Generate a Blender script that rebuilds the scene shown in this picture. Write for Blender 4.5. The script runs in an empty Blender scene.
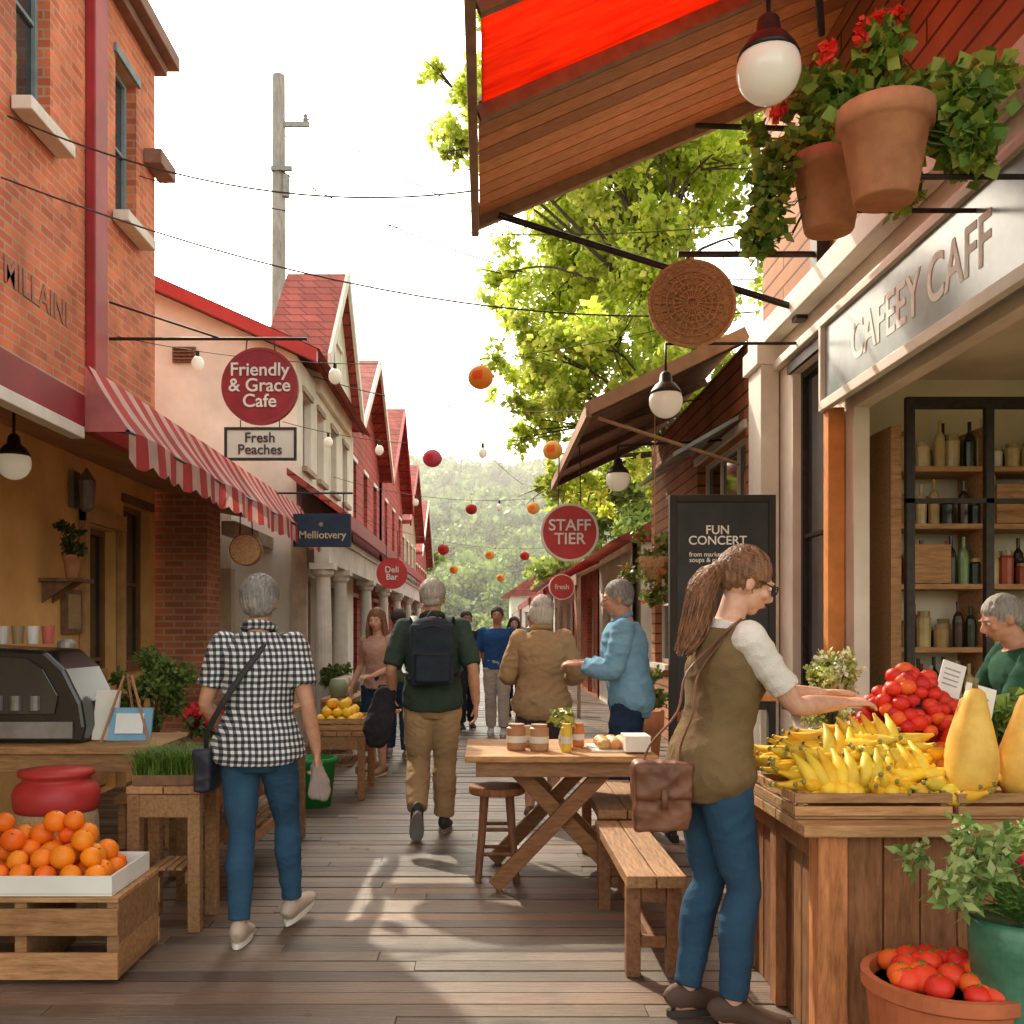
import bpy, math, random
import numpy as np
from mathutils import Vector, Matrix, noise
random.seed(7); np.random.seed(7)
V=Vector
scene=bpy.context.scene
col=scene.collection
# ------------------------------------------------------------------ materials
def mat(name,c1,c2=None,scale=6,rough=.7,bump=.15,bscale=None,stretch=(1,1,1),metal=0,attr=False,spec=.4,detail=5,trans=0,coat=0,lo=.35,hi=.65,glow=0,dirt=.82):
    m=bpy.data.materials.new(name); m.use_nodes=True
    nt=m.node_tree; N=nt.nodes; L=nt.links
    b=N['Principled BSDF']; out=N['Material Output']
    c2=c2 or tuple(x*.72 for x in c1)
    tc=N.new('ShaderNodeTexCoord'); mp=N.new('ShaderNodeMapping'); mp.inputs['Scale'].default_value=stretch
    L.new(tc.outputs['Object'],mp.inputs['Vector'])
    nz=N.new('ShaderNodeTexNoise'); nz.inputs['Scale'].default_value=scale; nz.inputs['Detail'].default_value=detail; nz.inputs['Roughness'].default_value=.6
    L.new(mp.outputs[0],nz.inputs['Vector'])
    rp=N.new('ShaderNodeValToRGB'); rp.color_ramp.elements[0].position=lo; rp.color_ramp.elements[1].position=hi
    rp.color_ramp.elements[0].color=(*c2,1); rp.color_ramp.elements[1].color=(*c1,1)
    L.new(nz.outputs['Fac'],rp.inputs[0])
    colout=rp.outputs[0]
    n2=N.new('ShaderNodeTexNoise'); n2.inputs['Scale'].default_value=1.3; n2.inputs['Detail'].default_value=4
    L.new(tc.outputs['Object'],n2.inputs['Vector'])
    r2=N.new('ShaderNodeMapRange'); r2.inputs[1].default_value=.3; r2.inputs[2].default_value=.7; r2.inputs[3].default_value=dirt; r2.inputs[4].default_value=1.1
    L.new(n2.outputs['Fac'],r2.inputs[0])
    mx=N.new('ShaderNodeMix'); mx.data_type='RGBA'; mx.blend_type='MULTIPLY'; mx.inputs[0].default_value=1
    L.new(colout,mx.inputs[6]); L.new(r2.outputs[0],mx.inputs[7]); colout=mx.outputs[2]
    if attr:
        at=N.new('ShaderNodeAttribute'); at.attribute_name='Col'
        m3=N.new('ShaderNodeMix'); m3.data_type='RGBA'; m3.blend_type='MULTIPLY'; m3.inputs[0].default_value=1
        L.new(colout,m3.inputs[6]); L.new(at.outputs['Color'],m3.inputs[7]); colout=m3.outputs[2]
    L.new(colout,b.inputs['Base Color'])
    b.inputs['Roughness'].default_value=rough; b.inputs['Metallic'].default_value=metal
    b.inputs['Specular IOR Level'].default_value=spec
    if coat: b.inputs['Coat Weight'].default_value=coat
    if glow: b.inputs['Emission Color'].default_value=(1,.85,.6,1); b.inputs['Emission Strength'].default_value=glow
    if bump:
        bp=N.new('ShaderNodeBump'); bp.inputs['Strength'].default_value=bump; bp.inputs['Distance'].default_value=.02
        if bscale:
            n3=N.new('ShaderNodeTexNoise'); n3.inputs['Scale'].default_value=bscale; n3.inputs['Detail'].default_value=4
            L.new(mp.outputs[0],n3.inputs['Vector']); L.new(n3.outputs['Fac'],bp.inputs['Height'])
        else: L.new(nz.outputs['Fac'],bp.inputs['Height'])
        L.new(bp.outputs[0],b.inputs['Normal'])
    if trans:
        t=N.new('ShaderNodeBsdfTranslucent'); L.new(colout,t.inputs['Color'])
        ms=N.new('ShaderNodeMixShader'); ms.inputs[0].default_value=trans
        L.new(b.outputs[0],ms.inputs[1]); L.new(t.outputs[0],ms.inputs[2]); L.new(ms.outputs[0],out.inputs[0])
    return m
def brickmat(name,c1,c2,mortar,bw,bh,ms=.012,bump=.5,rough=.85,noisemix=.35,vert=False):
    m=bpy.data.materials.new(name); m.use_nodes=True
    nt=m.node_tree; N=nt.nodes; L=nt.links; b=N['Principled BSDF']
    tc=N.new('ShaderNodeTexCoord'); sp=N.new('ShaderNodeSeparateXYZ'); L.new(tc.outputs['Object'],sp.inputs[0])
    ad=N.new('ShaderNodeMath'); ad.operation='ADD'; L.new(sp.outputs[0],ad.inputs[0]); L.new(sp.outputs[1],ad.inputs[1])
    cb=N.new('ShaderNodeCombineXYZ')
    if vert: L.new(sp.outputs[2],cb.inputs[0]); L.new(ad.outputs[0],cb.inputs[1])
    else: L.new(ad.outputs[0],cb.inputs[0]); L.new(sp.outputs[2],cb.inputs[1])
    br=N.new('ShaderNodeTexBrick'); br.inputs['Scale'].default_value=1
    br.inputs['Brick Width'].default_value=bw; br.inputs['Row Height'].default_value=bh; br.inputs['Mortar Size'].default_value=ms; br.inputs['Mortar Smooth'].default_value=.2
    br.inputs['Color1'].default_value=(*c1,1); br.inputs['Color2'].default_value=(*c2,1); br.inputs['Mortar'].default_value=(*mortar,1)
    L.new(cb.outputs[0],br.inputs['Vector'])
    nz=N.new('ShaderNodeTexNoise'); nz.inputs['Scale'].default_value=2.2; nz.inputs['Detail'].default_value=8; L.new(tc.outputs['Object'],nz.inputs['Vector'])
    mr=N.new('ShaderNodeMapRange'); mr.inputs[1].default_value=.3; mr.inputs[2].default_value=.7; mr.inputs[3].default_value=1-noisemix; mr.inputs[4].default_value=1.12
    L.new(nz.outputs['Fac'],mr.inputs[0])
    mx=N.new('ShaderNodeMix'); mx.data_type='RGBA'; mx.blend_type='MULTIPLY'; mx.inputs[0].default_value=1
    L.new(br.outputs['Color'],mx.inputs[6]); L.new(mr.outputs[0],mx.inputs[7]); L.new(mx.outputs[2],b.inputs['Base Color'])
    b.inputs['Roughness'].default_value=rough
    n3=N.new('ShaderNodeTexNoise'); n3.inputs['Scale'].default_value=60; L.new(tc.outputs['Object'],n3.inputs['Vector'])
    m2=N.new('ShaderNodeMath'); m2.operation='MULTIPLY_ADD'; m2.inputs[1].default_value=.25; L.new(n3.outputs['Fac'],m2.inputs[0])
    inv=N.new('ShaderNodeMath'); inv.operation='SUBTRACT'; inv.inputs[0].default_value=1; L.new(br.outputs['Fac'],inv.inputs[1]); L.new(inv.outputs[0],m2.inputs[2])
    bp=N.new('ShaderNodeBump'); bp.inputs['Strength'].default_value=bump; bp.inputs['Distance'].default_value=.012; L.new(m2.outputs[0],bp.inputs['Height']); L.new(bp.outputs[0],b.inputs['Normal'])
    return m
def ginghammat(name,c0,c1,per=.030):
    m=bpy.data.materials.new(name); m.use_nodes=True
    nt=m.node_tree; N=nt.nodes; L=nt.links; b=N['Principled BSDF']
    tc=N.new('ShaderNodeTexCoord'); sp=N.new('ShaderNodeSeparateXYZ')
    wn=N.new('ShaderNodeTexNoise'); wn.inputs['Scale'].default_value=9; L.new(tc.outputs['Object'],wn.inputs['Vector'])
    wm_=N.new('ShaderNodeMix'); wm_.data_type='RGBA'; wm_.blend_type='LINEAR_LIGHT'; wm_.inputs[0].default_value=.006; L.new(tc.outputs['Object'],wm_.inputs[6]); L.new(wn.outputs['Color'],wm_.inputs[7]); L.new(wm_.outputs[2],sp.inputs[0])
    def sq(src):
        a=N.new('ShaderNodeMath'); a.operation='MULTIPLY'; a.inputs[1].default_value=2*math.pi/per; L.new(src,a.inputs[0])
        s=N.new('ShaderNodeMath'); s.operation='SINE'; L.new(a.outputs[0],s.inputs[0])
        g=N.new('ShaderNodeMath'); g.operation='GREATER_THAN'; g.inputs[1].default_value=0; L.new(s.outputs[0],g.inputs[0]); return g.outputs[0]
    u=N.new('ShaderNodeMath'); u.operation='MULTIPLY_ADD'; u.inputs[1].default_value=.6; L.new(sp.outputs[1],u.inputs[0]); L.new(sp.outputs[0],u.inputs[2])
    s1=sq(u.outputs[0]); s2=sq(sp.outputs[2])
    ad=N.new('ShaderNodeMath'); ad.operation='ADD'; L.new(s1,ad.inputs[0]); L.new(s2,ad.inputs[1])
    h=N.new('ShaderNodeMath'); h.operation='MULTIPLY'; h.inputs[1].default_value=.5; L.new(ad.outputs[0],h.inputs[0])
    pw=N.new('ShaderNodeMath'); pw.operation='POWER'; pw.inputs[1].default_value=.28; L.new(h.outputs[0],pw.inputs[0])
    mx=N.new('ShaderNodeMix'); mx.data_type='RGBA'; L.new(pw.outputs[0],mx.inputs[0]); mx.inputs[6].default_value=(*c0,1); mx.inputs[7].default_value=(*c1,1)
    L.new(mx.outputs[2],b.inputs['Base Color']); b.inputs['Roughness'].default_value=.9
    return m
def stripemat(name,c0,c1,per,trans=.3):
    m=bpy.data.materials.new(name); m.use_nodes=True
    nt=m.node_tree; N=nt.nodes; L=nt.links; b=N['Principled BSDF']; out=N['Material Output']
    tc=N.new('ShaderNodeTexCoord'); sp=N.new('ShaderNodeSeparateXYZ'); L.new(tc.outputs['Object'],sp.inputs[0])
    a=N.new('ShaderNodeMath'); a.operation='MULTIPLY'; a.inputs[1].default_value=2*math.pi/per; L.new(sp.outputs[1],a.inputs[0])
    s=N.new('ShaderNodeMath'); s.operation='SINE'; L.new(a.outputs[0],s.inputs[0])
    g=N.new('ShaderNodeMath'); g.operation='GREATER_THAN'; g.inputs[1].default_value=-.1; L.new(s.outputs[0],g.inputs[0])
    mx=N.new('ShaderNodeMix'); mx.data_type='RGBA'; L.new(g.outputs[0],mx.inputs[0]); mx.inputs[6].default_value=(*c0,1); mx.inputs[7].default_value=(*c1,1)
    nz=N.new('ShaderNodeTexNoise'); nz.inputs['Scale'].default_value=5; nz.inputs['Detail'].default_value=6; L.new(tc.outputs['Object'],nz.inputs['Vector'])
    mr=N.new('ShaderNodeMapRange'); mr.inputs[1].default_value=.3; mr.inputs[2].default_value=.7; mr.inputs[3].default_value=.75; mr.inputs[4].default_value=1.05; L.new(nz.outputs['Fac'],mr.inputs[0])
    mm=N.new('ShaderNodeMix'); mm.data_type='RGBA'; mm.blend_type='MULTIPLY'; mm.inputs[0].default_value=1; L.new(mx.outputs[2],mm.inputs[6]); L.new(mr.outputs[0],mm.inputs[7])
    L.new(mm.outputs[2],b.inputs['Base Color']); b.inputs['Roughness'].default_value=.85
    t=N.new('ShaderNodeBsdfTranslucent'); L.new(mm.outputs[2],t.inputs['Color'])
    ms=N.new('ShaderNodeMixShader'); ms.inputs[0].default_value=trans; L.new(b.outputs[0],ms.inputs[1]); L.new(t.outputs[0],ms.inputs[2]); L.new(ms.outputs[0],out.inputs[0])
    return m
BRICK=brickmat('brick',(.74,.19,.075),(.50,.11,.045),(.50,.29,.18),.23,.075,.010,noisemix=.42)
BRICK2=brickmat('brick_dark',(.52,.18,.085),(.35,.11,.05),(.42,.30,.2),.21,.07,.011)
SIDING=brickmat('red_siding',(.46,.08,.055),(.39,.065,.045),(.16,.03,.02),4,.16,.012)
SIDINGW=brickmat('cedar_siding',(.52,.22,.10),(.40,.16,.07),(.10,.04,.02),2.6,.14,.012)
SHINGLE=brickmat('roof_shingle',(.45,.085,.06),(.32,.055,.04),(.13,.03,.02),.25,.16,.012)
OCHRE=mat('ochre_plaster',(.86,.53,.20),(.74,.43,.15),scale=3,rough=.9,bump=.1,bscale=40)
CREAM=mat('cream_plaster',(.84,.79,.69),(.74,.68,.57),scale=2.5,rough=.9,bump=.12,bscale=35)
WHITE=mat('white_paint',(.84,.80,.71),(.74,.69,.59),scale=5,rough=.6,bump=.05)
LETW=mat('white_lettering',(.85,.82,.76),(.8,.77,.7),scale=5,rough=.6,bump=0)
RED=mat('dark_red_paint',(.36,.028,.032),(.27,.022,.028),scale=5,rough=.5,bump=.06)
REDB=mat('red_paint',(.52,.042,.035),(.42,.03,.03),scale=6,rough=.5,bump=.05)
REDS=mat('sign_red_paint',(.60,.04,.035),(.50,.03,.028),scale=6,rough=.5,bump=.03)
WOODL=mat('light_wood',(.58,.32,.14),(.31,.15,.06),scale=9,rough=.65,bump=.35,stretch=(1,6,6),attr=True,lo=.3,hi=.7)
WOODY=mat('light_wood_lengthwise',(.54,.29,.13),(.29,.14,.06),scale=9,rough=.65,bump=.35,stretch=(6,1,6),attr=True,lo=.3,hi=.7)
WOODZ=mat('upright_wood',(.56,.25,.105),(.27,.11,.042),scale=9,rough=.65,bump=.35,stretch=(6,6,1),attr=True,lo=.3,hi=.7)
WOODD=mat('dark_wood',(.25,.13,.065),(.14,.07,.035),scale=9,rough=.6,bump=.3,stretch=(2,2,1),attr=True)
CANW=mat('canopy_wood',(.88,.44,.18),(.58,.25,.09),scale=7,rough=.55,bump=.3,stretch=(1,9,3),attr=True,lo=.3,hi=.7)
DECK=mat('deck_board',(.26,.18,.135),(.10,.072,.057),scale=7,rough=.42,bump=.55,stretch=(.8,12,1),attr=True,spec=.5,lo=.22,hi=.78,dirt=.62)
METAL=mat('dark_metal',(.05,.04,.035),(.03,.022,.02),scale=20,rough=.45,bump=.05,metal=.5)
GREYM=mat('grey_metal',(.30,.29,.27),(.22,.20,.19),scale=10,rough=.5,metal=.5)
GLASS=mat('window_glass',(.035,.045,.05),(.02,.025,.03),scale=2,rough=.06,bump=0,spec=.9)
GLASSG=mat('sign_glass',(.34,.42,.43),(.20,.27,.28),scale=2.5,rough=.22,bump=0,spec=.6)
BLACK=mat('black_board',(.018,.018,.018),(.03,.03,.03),scale=6,rough=.6,bump=.03)
BLKGL=mat('black_gloss',(.012,.012,.013),(.02,.02,.02),scale=6,rough=.22,bump=0,spec=.6)
GROUND=mat('ground_soil',(.10,.13,.045),(.08,.09,.04),scale=.6,rough=.95,bump=.4)
STONE=mat('stone_column',(.76,.70,.61),(.64,.58,.49),scale=6,rough=.8,bump=.1)
TERRA=mat('terracotta',(.62,.28,.14),(.46,.19,.095),scale=8,rough=.9,bump=.2)
GLOBE=mat('opal_glass',(.92,.88,.80),(.88,.84,.76),scale=2,rough=.15,bump=0,coat=.5,trans=.2,glow=.2)
LEAF=mat('leaf',(1,1,1),(.8,.8,.8),scale=8,rough=.5,bump=0,attr=True,trans=.55)
LEAFP=mat('plant_leaf',(1,1,1),(.8,.8,.8),scale=20,rough=.45,bump=0,attr=True,trans=.35)
BARK=mat('bark',(.10,.07,.045),(.05,.035,.025),scale=10,rough=.9,bump=.6,stretch=(2,2,.6))
FRUIT=mat('fruit_skin',(1,1,1),(.78,.68,.55),scale=11,rough=.48,bump=.06,bscale=150,attr=True,spec=.35,lo=.28,hi=.6)
CARD=mat('white_card',(.80,.78,.72),(.76,.73,.66),scale=4,rough=.7,bump=0)
PAINT=mat('painted_part',(1,1,1),(.9,.9,.9),scale=9,rough=.5,bump=.04,attr=True)
AWN=stripemat('striped_awning_cloth',(.82,.56,.50),(.62,.07,.07),.30,.5)
REDCL=mat('red_awning_cloth',(.92,.15,.045),(.72,.075,.025),scale=3,rough=.8,trans=.62,stretch=(.6,5,1))
BURLAP=mat('burlap',(.50,.36,.20),(.36,.25,.13),scale=60,rough=.95,bump=.4)
WICKER=mat('wicker',(.72,.42,.20),(.46,.25,.12),scale=45,rough=.7,bump=.8,stretch=(1,1,2))
INT=mat('cafe_interior_plaster',(.88,.77,.58),(.82,.70,.52),scale=2,rough=.9,bump=.05)
HILL=mat('hill_grass',(.13,.20,.07),(.09,.14,.05),scale=.05,rough=1,bump=0)
# ------------------------------------------------------------------ mesh builder
class MB:
    def __init__(s): s.v=[];s.f=[];s.m=[];s.c=[]
    def add(s,vs,fs,m=0,c=(1,1,1)):
        o=len(s.v); s.v.extend([tuple(p) for p in vs])
        for f in fs: s.f.append(tuple(i+o for i in f)); s.m.append(m); s.c.append(c)
    def box(s,lo,hi,m=0,c=(1,1,1),R=None,piv=None):
        x0,y0,z0=lo;x1,y1,z1=hi
        vs=[V((x,y,z)) for z in(z0,z1) for y in(y0,y1) for x in(x0,x1)]
        if R is not None:
            pv=V(piv) if piv is not None else (V(lo)+V(hi))/2
            vs=[R@(p-pv)+pv for p in vs]
        s.add(vs,[(0,2,3,1),(4,5,7,6),(0,1,5,4),(2,6,7,3),(0,4,6,2),(1,3,7,5)],m,c)
    def beam(s,p0,p1,w,h,m=0,c=(1,1,1),up=V((0,0,1))):
        p0=V(p0);p1=V(p1);t=(p1-p0).normalized()
        sd=t.cross(up)
        if sd.length<1e-3: sd=t.cross(V((0,1,0)))
        sd.normalize(); u=sd.cross(t)
        vs=[]
        for p in(p0,p1):
            for a,b in((-1,-1),(1,-1),(1,1),(-1,1)): vs.append(p+sd*a*w/2+u*b*h/2)
        s.add(vs,[(3,2,1,0),(4,5,6,7),(0,1,5,4),(1,2,6,5),(2,3,7,6),(3,0,4,7)],m,c)
    def tube(s,pts,rad,n=8,m=0,c=(1,1,1),side=None,sub=1,cap=True):
        pts=[V(p) for p in pts]
        rad=[(r,r) if not isinstance(r,(tuple,list)) else r for r in (rad if isinstance(rad,(list,)) else [rad]*len(pts))]
        if sub>1 and len(pts)>2:
            P=[];R=[];k=len(pts)
            for i in range(k-1):
                a=pts[max(i-1,0)];b=pts[i];cc=pts[i+1];d=pts[min(i+2,k-1)]
                ra=rad[max(i-1,0)];rb=rad[i];rc=rad[i+1];rd=rad[min(i+2,k-1)]
                for j in range(sub):
                    t=j/sub
                    f=lambda A,B,C,D:.5*((2*B)+(-A+C)*t+(2*A-5*B+4*C-D)*t*t+(-A+3*B-3*C+D)*t**3)
                    P.append(f(a,b,cc,d)); R.append((max(.001,f(ra[0],rb[0],rc[0],rd[0])),max(.001,f(ra[1],rb[1],rc[1],rd[1]))))
            P.append(pts[-1]);R.append(rad[-1]); pts,rad=P,R
        k=len(pts); vs=[]; prev=V(side) if side is not None else None
        for i in range(k):
            t=(pts[min(i+1,k-1)]-pts[max(i-1,0)])
            t=t.normalized() if t.length>1e-9 else V((0,0,1))
            if prev is None:
                prev=V((1,0,0)) if abs(t.x)<.8 else V((0,1,0))
            ref=V(side) if side is not None else prev
            x=ref-t*ref.dot(t)
            if x.length<1e-4: x=prev-t*prev.dot(t)
            x.normalize(); y=t.cross(x); prev=x
            for j in range(n):
                a=2*math.pi*j/n
                vs.append(pts[i]+x*math.cos(a)*rad[i][0]+y*math.sin(a)*rad[i][1])
        fs=[]
        for i in range(k-1):
            for j in range(n):
                a=i*n+j;b=i*n+(j+1)%n; fs.append((a,b,b+n,a+n))
        if cap: fs.append(tuple(range(n))[::-1]); fs.append(tuple((k-1)*n+j for j in range(n)))
        s.add(vs,fs,m,c)
    def sph(s,c0,r,m=0,c=(1,1,1),nu=12,nv=8,R=None):
        c0=V(c0); r=(r,r,r) if not isinstance(r,(tuple,list)) else r
        vs=[];
        def T(p):
            p=V(p)
            if R is not None:p=R@p
            return p+c0
        vs.append(T((0,0,-r[2])))
        for i in range(1,nv):
            ph=-math.pi/2+math.pi*i/nv
            for j in range(nu):
                a=2*math.pi*j/nu; vs.append(T((r[0]*math.cos(ph)*math.cos(a),r[1]*math.cos(ph)*math.sin(a),r[2]*math.sin(ph))))
        vs.append(T((0,0,r[2]))); top=len(vs)-1
        fs=[(0,1+(j+1)%nu,1+j) for j in range(nu)]
        for i in range(nv-2):
            for j in range(nu):
                a=1+i*nu+j;b=1+i*nu+(j+1)%nu; fs.append((a,b,b+nu,a+nu))
        o=1+(nv-2)*nu
        fs+=[(o+j,o+(j+1)%nu,top) for j in range(nu)]
        s.add(vs,fs,m,c)
    def lathe(s,c0,prof,n=20,m=0,c=(1,1,1),R=None,ax=1,ay=1):
        c0=V(c0);vs=[];k=len(prof)
        for r,z in prof:
            for j in range(n):
                a=2*math.pi*j/n; p=V((r*math.cos(a)*ax,r*math.sin(a)*ay,z))
                if R is not None:p=R@p
                vs.append(p+c0)
        fs=[]
        for i in range(k-1):
            for j in range(n):
                a=i*n+j;b=i*n+(j+1)%n; fs.append((a,b,b+n,a+n))
        fs.append(tuple(range(n))[::-1]); fs.append(tuple((k-1)*n+j for j in range(n)))
        s.add(vs,fs,m,c)
    def poly(s,pts,d,m=0,c=(1,1,1)):
        n=len(pts); d=V(d); a=[V(p) for p in pts]; b=[p+d for p in a]
        s.add(a+b,[tuple(range(n))[::-1],tuple(range(n,2*n))]+[(i,(i+1)%n,n+(i+1)%n,n+i) for i in range(n)],m,c)
    def quad(s,pts,m=0,c=(1,1,1)): s.add(pts,[tuple(range(len(pts)))],m,c)
    def xf(s,M): s.v=[tuple(M@V(p)) for p in s.v]
    def build(s,name,mats,parent=None,smooth=False,bevel=0):
        me=bpy.data.meshes.new(name); me.from_pydata(s.v,[],s.f)
        for m in (mats if isinstance(mats,list) else [mats]): me.materials.append(m)
        me.polygons.foreach_set('material_index',s.m)
        if smooth: me.polygons.foreach_set('use_smooth',[True]*len(s.f))
        ca=me.color_attributes.new('Col','FLOAT_COLOR','CORNER')
        lt=np.empty(len(me.polygons),dtype=np.int32); me.polygons.foreach_get('loop_total',lt)
        cc=np.array(s.c,dtype=np.float32).reshape(-1,3); cc=np.hstack([cc,np.ones((len(cc),1),np.float32)])
        ca.data.foreach_set('color',np.repeat(cc,lt,axis=0).ravel())
        me.update()
        ob=bpy.data.objects.new(name,me); col.objects.link(ob)
        if bevel:
            b=ob.modifiers.new('bevel','BEVEL'); b.width=bevel; b.segments=2; b.limit_method='ANGLE'
        if parent is not None:
            ob.parent=parent; ob.matrix_parent_inverse=Matrix.Translation(-V(parent.location))
        return ob
def empty(name,loc):
    e=bpy.data.objects.new(name,None); e.location=loc; e.empty_display_size=.2; col.objects.link(e); return e
def text(body,loc,size,rot,m,parent,name='lettering',ext=.004,sx=1):
    cu=bpy.data.curves.new(name,'FONT'); cu.body=body; cu.size=size; cu.align_x='CENTER'; cu.align_y='CENTER'; cu.extrude=ext; cu.space_line=.85; cu.offset=size*.012
    cu.materials.append(m); ob=bpy.data.objects.new(name,cu); ob.location=V(loc)-V(parent.location); ob.rotation_euler=rot; ob.scale=(sx,1,1); col.objects.link(ob); ob.parent=parent
    return ob
H90=math.pi/2
def leaves(mb,cs,n,size,pal,m=0,asp=.42,shell=.5,var=.35):
    cs=np.array(cs,float); k=len(cs)
    w=cs[:,3]**2; idx=np.random.choice(k,n,p=w/w.sum())
    d=np.random.normal(size=(n,3)); d/=np.linalg.norm(d,axis=1)[:,None]
    r=cs[idx,3]*np.random.rand(n)**shell
    p=cs[idx,:3]+d*r[:,None]
    t=np.random.normal(size=(n,3)); t/=np.linalg.norm(t,axis=1)[:,None]
    l=np.cross(t,np.random.normal(size=(n,3))); l/=np.linalg.norm(l,axis=1)[:,None]
    s=size*(.6+.8*np.random.rand(n))[:,None]
    a=p;b=p+t*s*.45+l*s*asp;c=p+t*s;e=p+t*s*.45-l*s*asp
    vs=np.stack([a,b,c,e],1).reshape(-1,3)
    pal=np.array(pal); ci=np.random.rand(n)*(len(pal)-1); i0=ci.astype(int); f=(ci-i0)[:,None]
    cl=pal[i0]*(1-f)+pal[np.minimum(i0+1,len(pal)-1)]*f
    cb=(1-var/2+var*np.random.rand(k))[idx][:,None]
    cl=cl*cb
    o=len(mb.v); mb.v.extend(map(tuple,vs.tolist()))
    mb.f.extend([(o+4*i,o+4*i+1,o+4*i+2,o+4*i+3) for i in range(n)]); mb.m.extend([m]*n); mb.c.extend(map(tuple,cl.tolist()))
def blades(mb,c,r,n,h,pal,m=0,w=.006,ry=None,lean=.35):
    ry=ry or r
    for i in range(n):
        x=c[0]+random.uniform(-r,r);y=c[1]+random.uniform(-ry,ry);z=c[2]
        a=random.uniform(0,6.28);dx,dy=math.cos(a),math.sin(a);hh=h*random.uniform(.6,1.1);le=lean*random.random()*hh
        cc=random.choice(pal)
        p0=(x-dy*w,y+dx*w,z);p1=(x+dy*w,y-dx*w,z);q0=(x-dy*w*.7+dx*le*.4,y+dx*w*.7+dy*le*.4,z+hh*.6);q1=(x+dy*w*.7+dx*le*.4,y-dx*w*.7+dy*le*.4,z+hh*.6);t=(x+dx*le*1.4,y+dy*le*1.4,z+hh)
        mb.add([p0,p1,q1,q0,t],[(0,1,2,3),(3,2,4)],m,cc)
def wall(mb,O,U,N,u0,u1,z0,z1,ops,mw=0,mg=1,mf=2,dep=.13,fr=.05,mull=(1,1)):
    O=V(O);U=V(U);N=V(N)
    us=sorted({u0,u1,*[o[0] for o in ops],*[o[1] for o in ops]}); zs=sorted({z0,z1,*[o[2] for o in ops],*[o[3] for o in ops]})
    P=lambda u,z,d=0:O+U*u+V((0,0,z))+N*d
    for i in range(len(us)-1):
        for j in range(len(zs)-1):
            a,b,c,d=us[i],us[i+1],zs[j],zs[j+1]
            um,zm=(a+b)/2,(c+d)/2
            if any(o[0]<um<o[1] and o[2]<zm<o[3] for o in ops): continue
            mb.quad([P(a,c),P(b,c),P(b,d),P(a,d)],mw)
    for o in ops:
        a,b,c,d=o[:4]; kind=o[4] if len(o)>4 else 'glass'
        for q in([(a,c),(b,c)],[(b,c),(b,d)],[(b,d),(a,d)],[(a,d),(a,c)]):
            mb.quad([P(*q[0]),P(*q[1]),P(*q[1],-dep),P(*q[0],-dep)],mw)
        if kind=='open': continue
        mb.quad([P(a,c,-dep),P(b,c,-dep),P(b,d,-dep),P(a,d,-dep)],mg)
        t=fr
        def bar(ua,ub,za,zb,dd=-dep+.035,db=-dep+.002):
            vs=[P(ua,za,db),P(ub,za,db),P(ub,zb,db),P(ua,zb,db),P(ua,za,dd),P(ub,za,dd),P(ub,zb,dd),P(ua,zb,dd)]
            mb.add(vs,[(4,5,6,7),(0,1,5,4),(1,2,6,5),(2,3,7,6),(3,0,4,7)],mf)
        bar(a,a+t,c,d);bar(b-t,b,c,d);bar(a+t,b-t,c,c+t);bar(a+t,b-t,d-t,d)
        nx,nz=o[5] if len(o)>5 else mull
        for k in range(1,nx+1):
            u=a+(b-a)*k/(nx+1); bar(u-t*.3,u+t*.3,c+t,d-t,-dep+.03)
        for k in range(1,nz+1):
            z=c+(d-c)*k/(nz+1); bar(a+t,b-t,z-t*.3,z+t*.3,-dep+.027)
        if kind!='door':
            bar(a-.06,b+.06,c-.07,c-.002,.07,-.0)
            bar(a-.05,b+.05,d+.002,d+.08,.03,-.0)
gem=empty
X1=V((1,0,0));Y1=V((0,1,0))
# ------------------------------------------------------------------ camera / light / world
cam=bpy.data.cameras.new('camera'); co=bpy.data.objects.new('camera',cam); col.objects.link(co)
co.location=(0,0,1.45); co.rotation_euler=(H90,0,0); cam.lens=35.156; cam.sensor_width=36; cam.shift_x=.0264; cam.shift_y=.1152; cam.clip_end=2000; cam.clip_start=.05
scene.camera=co
az=math.radians(-27); el=math.radians(39)
S=V((math.sin(az)*math.cos(el),math.cos(az)*math.cos(el),math.sin(el)))
sl=bpy.data.lights.new('sun','SUN'); sl.energy=5; sl.angle=math.radians(.5); sl.color=(1,.91,.72)
so=bpy.data.objects.new('sun',sl); so.rotation_euler=S.to_track_quat('Z','Y').to_euler(); col.objects.link(so)
w=bpy.data.worlds.new('World'); scene.world=w; w.use_nodes=True; nt=w.node_tree; N=nt.nodes; L=nt.links
bg=N['Background']; sk=N.new('ShaderNodeTexSky'); sk.sky_type='NISHITA'; sk.sun_disc=False; sk.sun_elevation=el; sk.sun_rotation=math.atan2(S.x,S.y); sk.dust_density=2.5; sk.air_density=1.2; sk.ozone_density=1
hs=N.new('ShaderNodeHueSaturation'); hs.inputs['Saturation'].default_value=.40; hs.inputs['Value'].default_value=3.8
L.new(sk.outputs[0],hs.inputs['Color'])
wm=N.new('ShaderNodeMix'); wm.data_type='RGBA'; wm.blend_type='MULTIPLY'; wm.inputs[0].default_value=1; wm.inputs[7].default_value=(1.09,1.0,.84,1)
L.new(hs.outputs[0],wm.inputs[6]); L.new(wm.outputs[2],bg.inputs[0]); bg.inputs[1].default_value=.15
scene.view_settings.view_transform='Standard'; scene.view_settings.look='None'; scene.view_settings.exposure=0
hz=bpy.data.materials.new('valley_haze'); hz.use_nodes=True; hn=hz.node_tree.nodes; hn.remove(hn['Principled BSDF'])
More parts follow.
